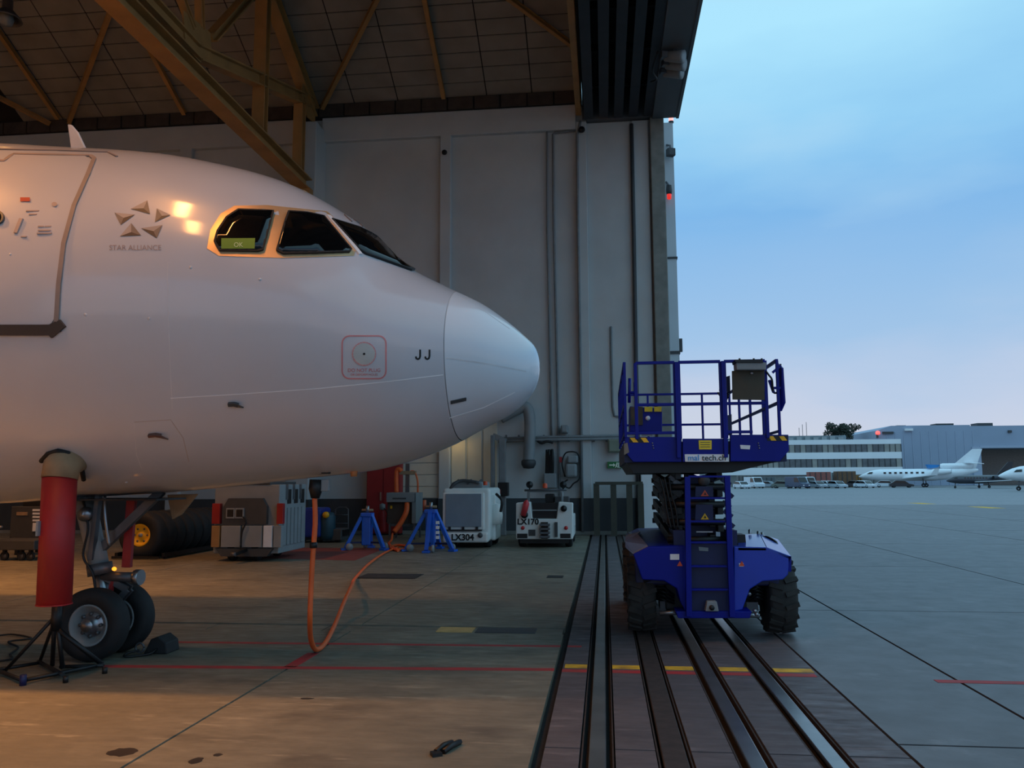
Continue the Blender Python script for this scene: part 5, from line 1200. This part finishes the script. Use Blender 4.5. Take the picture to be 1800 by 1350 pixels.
# axle and suspension
MB().tube([(LX(1150), LY0+.75, .46), (LX(1345), LY0+.75, .46)], .07, 12).build('axle', M_DST, sl_)
MB().box((LX(1160), LY0+.6, .30), (LX(1200), LY0+.9, .40)).build('axle_bracket', M_DST, sl_); MB().box((LX(1300), LY0+.6, .30), (LX(1340), LY0+.9, .40)).build('axle_bracket', M_DST, sl_)
MB().tube([L(1160, 1078, LY0+.3), L(1200, 1076, LY0+.3)], .03, 8).build('steering_rod', M_STEEL, sl_)
MB().tube([L(1300, 1080, LY0+.3), L(1335, 1082, LY0+.3)], .03, 8).build('steering_rod', M_STEEL, sl_)
for (px, py) in ((1194, 1022), (1201, 1050), (1307, 1036), (1303, 1052), (1317, 1044), (1330, 1080), (1327, 1074)): MB().lathe([(0, -.02), (.022, -.02), (.024, .02)], L(px, py, LY0+.2), 'Y', 8).build('grease_nipple', M_STEEL, sl_)
for k in range(4): MB().tube(bez([L(1152, 1030+k*6, LY0+.5), L(1168, 1034+k*7, LY0+.4), L(1185, 1046+k*5, LY0+.5)]), .012, 6).build('hydraulic_hose', M_BLACK, sl_)
for k in range(4): MB().tube(bez([L(1318, 1036+k*7, LY0+.5), L(1330, 1032+k*6, LY0+.4), L(1342, 1036+k*6, LY0+.5)]), .012, 6).build('hydraulic_hose', M_BLACK, sl_)
# wheels with lugs
M_LT = mat('lift_tyre', (52, 49, 46), .85, var=.25, scale=9, bump=.15)
def lift_wheel(cx, cy):
    R, w = .455, .34; c = Vector((cx, cy, .472))
    o = MB().lathe([(.22, -w*.45), (.30, -w*.5), (.40, -w*.48), (.435, -w*.38), (.44, 0), (.435, w*.38), (.40, w*.48), (.30, w*.5), (.22, w*.45)], c, 'X', 40).build('wheel', M_LT, sl_)
    MB().lathe([(0, -w*.2), (.1, -w*.3), (.2, -w*.3), (.225, -w*.45), (.225, w*.45), (.2, w*.3), (.1, w*.3), (0, w*.2)], c, 'X', 24).build('hub', M_DST, o)
    for k in range(18):
        a = 2*math.pi*k/18
        for s in (-1, 1):
            a2 = a+(math.pi/18 if s > 0 else 0)
            d = Vector((0, math.cos(a2), math.sin(a2))); t_ = Vector((0, -math.sin(a2), math.cos(a2)))
            p0 = c+Vector((s*.012, 0, 0))+d*.44+t_*.03; p1 = c+Vector((s*w*.49, 0, 0))+d*.425-t_*.02
            MB().beam(p0, p1, .055, .05, d).build('tread_lug', M_LT, o)
for cx in (LX(1125, LY0+.35), LX(1371, LY0+.35)):
    lift_wheel(cx, LY0+.8); lift_wheel(cx, LB-.75)
# folded scissor pack
zs0, zs1 = z1+.02, zl
SX = [LX(1188, LF), LX(1262, LF)]
lv = 4; hh = (zs1-zs0)/lv
for k in range(lv):
    za, zb_ = zs0+hh*k+.04, zs0+hh*(k+1)-.02
    for X in SX:
        MB().beam((X-.05, LF+.25, za), (X-.05, LB-.4, zb_), .07, .12).build('scissor_arm', M_BLACK, sl_, .006)
        MB().beam((X+.05, LF+.25, zb_), (X+.05, LB-.4, za), .07, .12).build('scissor_arm', M_BLACK, sl_, .006)
    for yy in (LF+.25, (LF+LB)/2, LB-.4):
        MB().tube([(SX[0]-.10, yy, za if yy < 11 else (za+zb_)/2), (SX[1]+.10, yy, za if yy < 11 else (za+zb_)/2)], .04, 8).build('cross_pin', M_BLACK, sl_)
for k, (a_, b_, m_, w_) in enumerate((((1153, 842), (1196, 872), M_BLACK, .06), ((1150, 846), (1163, 864), M_BLACK, .045), ((1163, 864), (1204, 846), M_BLACK, .05), ((1160, 866), (1204, 900), M_BLACK, .06), ((1164, 888), (1200, 864), M_BLACK, .05), ((1164, 888), (1174, 906), M_BLACK, .045), ((1163, 892), (1205, 926), M_BLACK, .06), ((1172, 908), (1205, 884), M_BLACK, .05), ((1166, 905), (1200, 938), M_BLACK, .05), ((1176, 838), (1205, 858), M_DST, .03), ((1178, 880), (1204, 912), M_DST, .025), ((1168, 902), (1180, 912), M_DST, .03), ((1185, 846), (1200, 862), M_DST, .025), ((1165, 915), (1205, 905), M_BLACK, .05))):
    dd = LF+.28+.05*(k % 4); MB().beam(L(*a_, dd), L(*b_, dd), .05, w_, (0, 1, 0)).build('link_plate', m_, sl_)
for k, (a_, b_) in enumerate((((1268, 842), (1284, 852)), ((1270, 858), (1288, 874)), ((1270, 882), (1284, 892)), ((1272, 898), (1287, 908)), ((1272, 912), (1290, 926)))):
    MB().beam(L(*a_, LF+.3), L(*b_, LF+.3), .05, .06, (0, 1, 0)).build('link_plate', M_BLUED, sl_)
for k in range(3): MB().tube(bez([L(1160+8*k, 840, LF+.2), L(1168+6*k, 868, LF+.2), L(1172+8*k, 895, LF+.2), L(1180+6*k, 930, LF+.2)]), .012, 6).build('hydraulic_hose', M_BLACK, sl_)
MB().box((LX(1184), LF+.1, zs0-.1), (LX(1204), LF+.8, zs0+.16)).build('arm_foot', M_BLUED, sl_); MB().box((LX(1282), LF+.1, zs0-.1), (LX(1298), LF+.8, zs0+.16)).build('arm_foot', M_BLUED, sl_)
MB().box((LX(1215), LF+.5, zs0), (LX(1268), LB-.5, zs1-.05)).build('lift_cylinder_box', M_BLUED, sl_)
# ================================================================ FAR APRON
BY = 205.0
def FX(px, Y): return aY(px, 850, Y).x
def FZ(py, Y, px=1550): return aY(px, py, Y).z
M_OFF = mat('office_white', (234, 238, 240), .7, var=.03, scale=.2)
M_WIN = mat('office_glass', (92, 100, 104), .25, var=.25, scale=.6)
M_WINL = mat('office_blind', (150, 150, 144), .5, var=.15, scale=.4)
ob = thing('office_building', 'white three-storey office block with two long window bands', 'building', (FX(1440, BY), BY+6, 0))
xl, xr = FX(1255, BY), FX(1588, BY)
ztp = FZ(772, BY)
MB().box((xl, BY+.4, 0), (xr, BY+14, ztp-.2)).build('core', mat('office_shade', (120, 122, 120), .8), ob)
bands = [(772, 780.5), (794.5, 806), (821, 834)]
for y0, y1 in bands: MB().box((xl, BY, FZ(y1, BY)), (xr, BY+14, FZ(y0, BY))).build('facade_band', M_OFF, ob)
for r, (y0, y1) in enumerate(((780.5, 794.5), (806, 821))):
    n_ = 34
    for k in range(n_):
        w = (xr-xl)/n_; a = xl+w*k
        MB().box((a+.08, BY+.15, FZ(y1, BY)), (a+w-.08, BY+.42, FZ(y0, BY))).build('window_pane', M_WINL if random.random() < .35 else M_WIN, ob)
        MB().box((a+w-.08, BY+.05, FZ(y1, BY)), (a+w+.08, BY+.42, FZ(y0, BY))).build('mullion', M_DGREY, ob)
for k in range(17):
    w = (xr-xl)/17; a = xl+w*k; MB().box((a+.2, BY+.5, .1), (a+w-.2, BY+.9, FZ(834, BY))).build('ground_window', M_WIN if k % 3 else mat('shop_brown', (120, 84, 72), .7), ob)
MB().box((FX(1380, BY), BY+4, ztp-.2), (FX(1500, BY), BY+12, FZ(763, BY))).build('roof_plant', mat('plant_grey', (120, 132, 138), .7), ob)
for k in range(7): MB().box((FX(1395+k*15, BY), BY+3.4, ztp-.2), (FX(1404+k*15, BY), BY+4.4, FZ(766-(k % 3), BY))).build('roof_unit', M_GREY, ob)
for k, (px, h_) in enumerate(((1415, 742), (1422, 738), (1409, 748))):
    solo('roof_mast', MB().tube([(FX(px, BY+5), BY+5, FZ(763, BY)-.1), (FX(px, BY+5), BY+5, FZ(h_, BY))], .06, 6), M_DGREY, ['middle thin antenna mast on the office roof', 'tallest thin antenna mast on the office roof', 'shortest thin antenna mast on the office roof'][k], 'mast', 'antenna masts')
# large grey hangar
HY = 222.0
M_GH = mat('hangar_sheet', (152, 166, 186), .65, var=.05, scale=.15); M_GH2 = mat('hangar_trim', (166, 178, 196), .65, var=.04)
hg = thing('grey_hangar', 'large blue-grey hangar with an open bay at the right', 'hangar', (FX(1720, HY), HY+20, 0))
hx0, hx1, hx2, hx3 = FX(1545, HY), FX(1712, HY), FX(1727, HY), FX(2050, HY)
zt0, zt1 = FZ(757, HY), FZ(747.5, HY, 1650)
MB().prism([(hx0, HY, 0), (hx1, HY, 0), (hx1, HY, zt1), (FX(1572, HY), HY, zt1), (hx0, HY, zt0)], (0, 40, 0)).build('wall_left_bay', M_GH, hg)
zo = FZ(787, HY, 1750)
MB().box((hx1, HY, zo), (hx3, HY+40, zt1-.3)).build('wall_upper', M_GH, hg)
MB().box((hx1, HY-.4, 0), (hx2, HY+1, zo+.3)).build('door_jamb', M_GH2, hg)
MB().box((hx2, HY-.3, zo-.1), (hx3, HY+.2, zo+.5)).build('door_lintel', M_GH2, hg)
MB().box((hx2, HY+14, 0), (hx3, HY+15, zo)).build('bay_back_wall', mat('bay_beige', (150, 142, 134), .8), hg)
for k in range(12): MB().box((hx0+2.1*k+.4, HY-.12, 0), (hx0+2.1*k+.55, HY, zt0-.3)).build('sheet_rib', M_GH2, hg)
for px, w in ((1603, 8), (1682, 16), (1755, 14)): MB().box((FX(px-w, HY), HY+5, zt1-.3), (FX(px+w, HY), HY+9, zt1+.75 if w > 9 else zt1+.4)).build('roof_vent', M_DGREY, hg)
MB().box((FX(1595, HY), HY-.8, FZ(758, HY)), (FX(1609, HY), HY, FZ(754, HY))).build('wall_light', M_SIGNW, hg)
MB().box((FX(1556, HY), HY-.5, FZ(763, HY)), (FX(1575, HY), HY, FZ(759, HY))).build('vent_slot', M_DGREY, hg)
MB().box((FX(1778, HY), HY-.5, FZ(763, HY)), (FX(1784, HY), HY, FZ(759, HY))).build('vent_slot', M_DGREY, hg)
q = Vector((FX(1548, HY-1.2), HY-1.2, FZ(761, HY-1.2))); rb = thing('red_beacon', 'glowing red beacon at the left corner of the grey hangar', 'beacon', q)
MB().lathe([(0, -.5), (.55, -.35), (.6, 0), (.5, .4), (0, .6)], q, 'Z', 14).build('lens', mat('beacon_red', (255, 120, 110), .4, emit=(255, 90, 84), estr=1.2), rb)
MB().box(q+Vector((-.15, 0, -1.2)), q+Vector((.15, 1.0, -.4))).build('bracket', M_DGREY, rb)
# low block and trees on the horizon
struct('horizon_block', MB().box((FX(1240, 260), 260, 0), (FX(1580, 260), 275, FZ(768, 260))), mat('far_block', (132, 140, 146), .8), label='distant low buildings behind the office block')
rnd = random.Random(3)
def tree(cx, cy, w, zb, zt, n, label):
    t = thing('tree', label, 'tree', (cx, cy, 0))
    MB().tube([(cx, cy, 0), (cx, cy, zb+(zt-zb)*.5)], [.5, .25], 8).build('trunk', mat('bark', (58, 50, 42), .9), t)
    b = MB(); blobs = [(rnd.uniform(-.8, .8)*w, rnd.uniform(-.5, .5)*w, zb+(zt-zb)*rnd.uniform(.2, .95), rnd.uniform(.16, .36)*w) for _ in range(16)]
    for _ in range(n):
        bx_, by_, bz_, br_ = rnd.choice(blobs); bz_ -= abs(bx_)/w*(zt-zb)*.25
        d = Vector((rnd.gauss(0, 1), rnd.gauss(0, 1), rnd.gauss(0, 1))).normalized()*br_*rnd.uniform(.6, 1.05)
        c = Vector((cx+bx_, cy+by_, bz_))+d; s_ = rnd.uniform(.2, .42)
        u = Vector((rnd.gauss(0, 1), rnd.gauss(0, 1), rnd.gauss(0, 1))).normalized(); v = u.orthogonal().normalized()
        b.add([c-u*s_, c+v*s_*.5, c+u*s_, c-v*s_*.5], [(0, 1, 2, 3)])
    o = b.build('foliage', mat('dark_leaf', (44, 54, 42), .8, var=.3, scale=1), t); o['kind'] = 'stuff'
    return t
tree(FX(1474, 232), 232, 4.8, FZ(772, 232), FZ(745, 232), 2600, 'broad dark tree behind the office roof, left of the gap')
tree(FX(1500, 300), 300, 4.0, FZ(772, 300), FZ(743, 300), 1500, 'smaller dark tree behind the office roof, nearest the grey hangar')

# vehicles
def car(px, Y, ang, col, kind, label):
    X = FX(px, Y); t = thing('parked_'+('van' if kind == 'van' else 'car'), label, kind, (X, Y, 0), 'vehicles parked before the office block')
    L_, W_, H_ = (4.4, 1.8, 1.45) if kind == 'car' else (5.0, 2.0, 2.25)
    t.rotation_euler.z = ang
    m = mat('car_'+'_'.join(map(str, col)), col, .35, var=.03, coat=.3)
    o_ = tuple(t['_base']); t['_base'] = (0, 0, 0)
    if kind == 'car':
        pr = [(-L_/2, .25), (L_/2, .25), (L_/2, .65), (L_/2-.9, .82), (L_/2-1.6, H_-.08), (-L_/2+1.2, H_), (-L_/2+.3, .9), (-L_/2, .8)]
        gw = [(L_/2-1.0, .86), (L_/2-1.58, H_-.14), (-L_/2+1.15, H_-.07), (-L_/2+.45, .92)]
    else:
        pr = [(-L_/2, .3), (L_/2, .3), (L_/2, .95), (L_/2-.75, 1.2), (L_/2-1.3, H_-.1), (L_/2-1.6, H_), (-L_/2, H_)]
        gw = [(L_/2-.8, 1.22), (L_/2-1.28, H_-.2), (L_/2-2.3, H_-.2), (L_/2-2.3, 1.22)]
    MB().prism([(x_, -W_/2, z_) for x_, z_ in pr], (0, W_, 0)).build('body', m, t, .06)
    for s in (-1, 1): MB().prism([(x_, s*W_/2-.01, z_) for x_, z_ in gw], (0, .02, 0)).build('side_window', M_GLASS, t)
    i0 = 3; (xa, za), (xb, zb_) = pr[3], pr[4]
    MB().hexa([(xa, -W_*.42, za+.02), (xa, W_*.42, za+.02), (xb, W_*.4, zb_-.05), (xb, -W_*.4, zb_-.05), (xa+.04, -W_*.42, za+.04), (xa+.04, W_*.42, za+.04), (xb+.04, W_*.4, zb_-.02), (xb+.04, -W_*.4, zb_-.02)]).build('windscreen', M_GLASS, t)
    for sx in (-L_/2+.8, L_/2-.85):
        for s in (-1, 1): wheel(t, (sx, s*(W_/2-.1), .32), .32, .22)
    for s in (-1, 1): MB().cbox((L_/2+.0, s*W_*.33, .62), (.06, .35, .16)).build('headlamp', M_SIGNW, t)
    t['_base'] = o_
WH, SI, BLK_, BLU = (214, 224, 232), (150, 162, 172), (34, 36, 42), (60, 78, 104)
cars = [(1304, 166, -1.3, WH, 'car', 'small white car, leftmost of the parked row by the lift'), (1326, 172, -1.25, WH, 'van', 'white van standing near the left end of the parked row'), (1349, 178, -.6, SI, 'car', 'silver car right of the leftmost white van'),
        (1377, 172, -.4, (112, 120, 112), 'car', 'low grey-green car in the gap before the dark van'), (1402, 166, -1.1, BLU, 'van', 'dark blue-grey van in the middle of the parked row'), (1418, 173, -1.2, WH, 'van', 'white van just right of the dark blue van'),
        (1436, 167, -1.2, SI, 'car', 'silver car right of the middle vans'), (1455, 173, -1.2, WH, 'car', 'white car in the middle right of the parked row'), (1471, 167, -1.2, (176, 190, 200), 'car', 'pale grey car at the right of the middle cluster'),
        (1506, 178, -1.1, BLK_, 'car', 'black car left of the white business jet'), (1520, 171, -1.1, WH, 'car', 'white car below the nose of the business jet'), (1558, 178, -.3, WH, 'car', 'white car under the fuselage of the business jet'),
        (1584, 172, -.2, BLK_, 'car', 'black car under the business jet, nearest its wing')]
for c in cars: car(*c)
# equipment heaps before the office ground floor
for k, (px, w, h_, col) in enumerate(((1310, 3.2, 2.6, (110, 108, 106)), (1345, 4, 2.2, (96, 104, 108)), (1440, 4.5, 3.3, (150, 92, 84)), (1466, 2.4, 3.2, (176, 186, 188)), (1486, 4, 3.4, (112, 84, 62)), (1505, 2, 2.5, (170, 120, 60)))):
    YK = 186+(k % 2)*4.5; X = FX(px, YK); t = thing('freight_box', ['grey freight crate behind the leftmost cars', 'slate freight crate behind the silver car', 'reddish freight crate behind the white van', 'pale freight crate between red and brown ones', 'brown freight crate behind the black car', 'ochre freight crate at the right end of the crates'][k], 'crate', (X, YK, 0), 'freight crates before the office block')
    m = mat('crate_%d' % k, col, .8, var=.15)
    MB().box((X-w/2, YK-1, .15), (X+w/2, YK+1.5, h_)).build('crate_body', m, t, .04)
    for s in range(4): MB().box((X-w/2+w*s/4+.1, YK-1.1, .2), (X-w/2+w*s/4+.25, YK-1, h_-.1)).build('crate_batten', M_DGREY, t)
    MB().box((X-w/2, YK-.8, 0), (X+w/2, YK+1.3, .15)).build('pallet', M_TAN, t)

# business jets
def lofted(b, prof, tr, n=20):
    """prof: (x, z, half width, half height)"""
    vs = [tr @ Vector((x_, w_*math.cos(2*math.pi*k/n), z_+h_*math.sin(2*math.pi*k/n))) for x_, z_, w_, h_ in prof for k in range(n)]
    b.add(vs, [(i*n+k, i*n+(k+1) % n, (i+1)*n+(k+1) % n, (i+1)*n+k) for i in range(len(prof)-1) for k in range(n)], True); return b
def slabp(b, pts, th, tr, ax=2):
    d = [0, 0, 0]; d[ax] = th; pts = [Vector(p) for p in pts]
    b.prism([tr @ p for p in pts], tr.to_3x3() @ Vector(d)); return b
def bizjet(px, Y, ang, body, label, scale=1.0, fin=None, eng=None, wing=None, tri=True, lift=0.0):
    X = FX(px, Y); t = thing('business_jet', label, 'jet', (X, Y, 0))
    T = Matrix.Translation((X, Y, 0)) @ Matrix.Rotation(ang, 4, 'Z') @ Matrix.Scale(scale, 4)
    R_ = 1.25; zc_ = 2.55
    prof = [(11.5, zc_-.35, .02, .02), (11.2, zc_-.33, .28, .25), (10.4, zc_-.22, .62, .55), (9.3, zc_-.08, .92, .9), (8.2, zc_, 1.12, 1.12), (7, zc_, R_, R_), (-3, zc_, R_, R_), (-6, zc_+.15, 1.1, 1.1), (-9, zc_+.5, .7, .75), (-11.3, zc_+.85, .22, .3), (-11.5, zc_+.9, .02, .02)]
    lofted(MB(), prof, T).build('fuselage', body, t)
    wm = wing or body
    for s in (-1, 1):
        slabp(MB(), [(2.6, s*1.0, 1.75), (-1.8, s*1.0, 1.75), (-5.2, s*10.0, 2.35), (-3.9, s*10.0, 2.35)], .16, T).build('wing', wm, t)
        slabp(MB(), [(-3.9, s*10.0, 2.4), (-5.2, s*10.0, 2.4), (-5.7, s*10.45, 3.7), (-4.9, s*10.45, 3.7)], .10*s, T, 1).build('winglet', wm, t)
        slabp(MB(), [(-9.0, s*.2, 4.9), (-10.6, s*.2, 4.9), (-12.2, s*4.2, 4.7), (-11.2, s*4.2, 4.7)], .12, T).build('tailplane', fin or body, t)
        lofted(MB(), [(-3.2, 3.1, .45, .45), (-3.4, 3.1, .62, .62), (-5.2, 3.15, .6, .6), (-6.8, 3.25, .42, .42)], T @ Matrix.Translation((0, s*1.85, 0))).build('engine', eng or body, t)
        lofted(MB(), [(-3.35, 3.1, .5, .5), (-3.4, 3.1, .01, .01)], T @ Matrix.Translation((0, s*1.85, 0))).build('intake', M_BLACK, t)
        wheel_c = T @ Vector((-1.5, s*1.9, .4*1)); MB().lathe(tyre_prof(.42*scale, .3*scale, .2*scale), wheel_c, T.to_3x3() @ Vector((0, 1, 0)), 16).build('main_wheel', M_TYRE, t)
        MB().tube([wheel_c, T @ Vector((-1.4, s*1.7, 1.9))], .10, 8).build('main_gear', M_DST, t)
        for k in range(8):
            slabp(MB(), [(6.2-k*1.05, s*(R_+.005), zc_+.25), (5.7-k*1.05, s*(R_+.005), zc_+.25), (5.7-k*1.05, s*(R_-.02), zc_+.62), (6.2-k*1.05, s*(R_-.02), zc_+.62)], .02*s, T, 1).build('cabin_window', M_GLASS, t)
        slabp(MB(), [(9.6, s*.84, zc_+.28), (8.5, s*1.05, zc_+.3), (8.4, s*.95, zc_+.68), (9.1, s*.72, zc_+.62)], .05*s, T, 1).build('cockpit_window', M_GLASS, t)
    slabp(MB(), [(-6.2, -.12, 3.9), (-11.0, -.12, 3.7), (-12.4, -.12, 7.7), (-10.6, -.12, 7.7)], .24, T, 1).build('tail_fin', fin or body, t)
    if tri: lofted(MB(), [(-4.6, 4.3, .5, .45), (-5.0, 4.3, .62, .58), (-8.5, 4.3, .6, .55), (-10.5, 4.1, .45, .4)], T).build('centre_engine', eng or body, t)
    nc = T @ Vector((8.6, 0, .34)); MB().lathe(tyre_prof(.34*scale, .3*scale, .17*scale), nc, T.to_3x3() @ Vector((0, 1, 0)), 16).build('nose_wheel', M_TYRE, t)
    MB().tube([nc, T @ Vector((8.4, 0, 1.7))], .08, 8).build('nose_gear', M_DST, t)
    return t
M_JW = mat('jet_white', (240, 245, 248), .3, var=.02, coat=.3); M_JB = mat('jet_blue', (30, 130, 200), .3, var=.04); M_JD = mat('jet_dark', (58, 62, 72), .35, var=.05, coat=.3); M_JDK = mat('jet_charcoal', (34, 36, 42), .4)
bizjet(1612, 183, math.radians(152), M_JW, 'white business jet with blue intake and tall white tail', eng=None)
X = FX(1642, 181.5)
bizjet(1722, 160, math.radians(-160), M_JD, 'dark grey business jet with white wing tips between white jets', .62, fin=M_JDK, wing=M_JW, tri=False)
bizjet(1893, 128, math.radians(183), M_JW, 'white jet cut off by the right picture edge', .95, fin=M_JW, tri=False)
b = MB(); q = Vector((FX(1640, 180), 180, FZ(818, 180))); 
solo('intake_cover', MB().prism([(FX(1632, 181), 181, FZ(817, 181)), (FX(1655, 181), 181, FZ(818, 181)), (FX(1650, 181), 181, FZ(822, 181)), (FX(1636, 181), 181, FZ(824, 181))], (0, 1.2, 0)), M_JB, 'bright blue cover on the centre engine of the white jet', 'cover')
# dabs of yellow taxi paint far out
for k, (px, py) in enumerate(((1620, 885), (1733, 892))):
    p = aZ(px, py); solo('taxi_mark', MB().box((p.x-.5, p.y-1.6, 0), (p.x+.5, p.y+1.6, .004)), M_YELM, ['short yellow taxi mark, left of the two on the far apron', 'short yellow taxi mark, right of the two on the far apron'][k], 'floor line')
for o in list(bpy.data.objects):
    if '_base' in o: del o['_base']
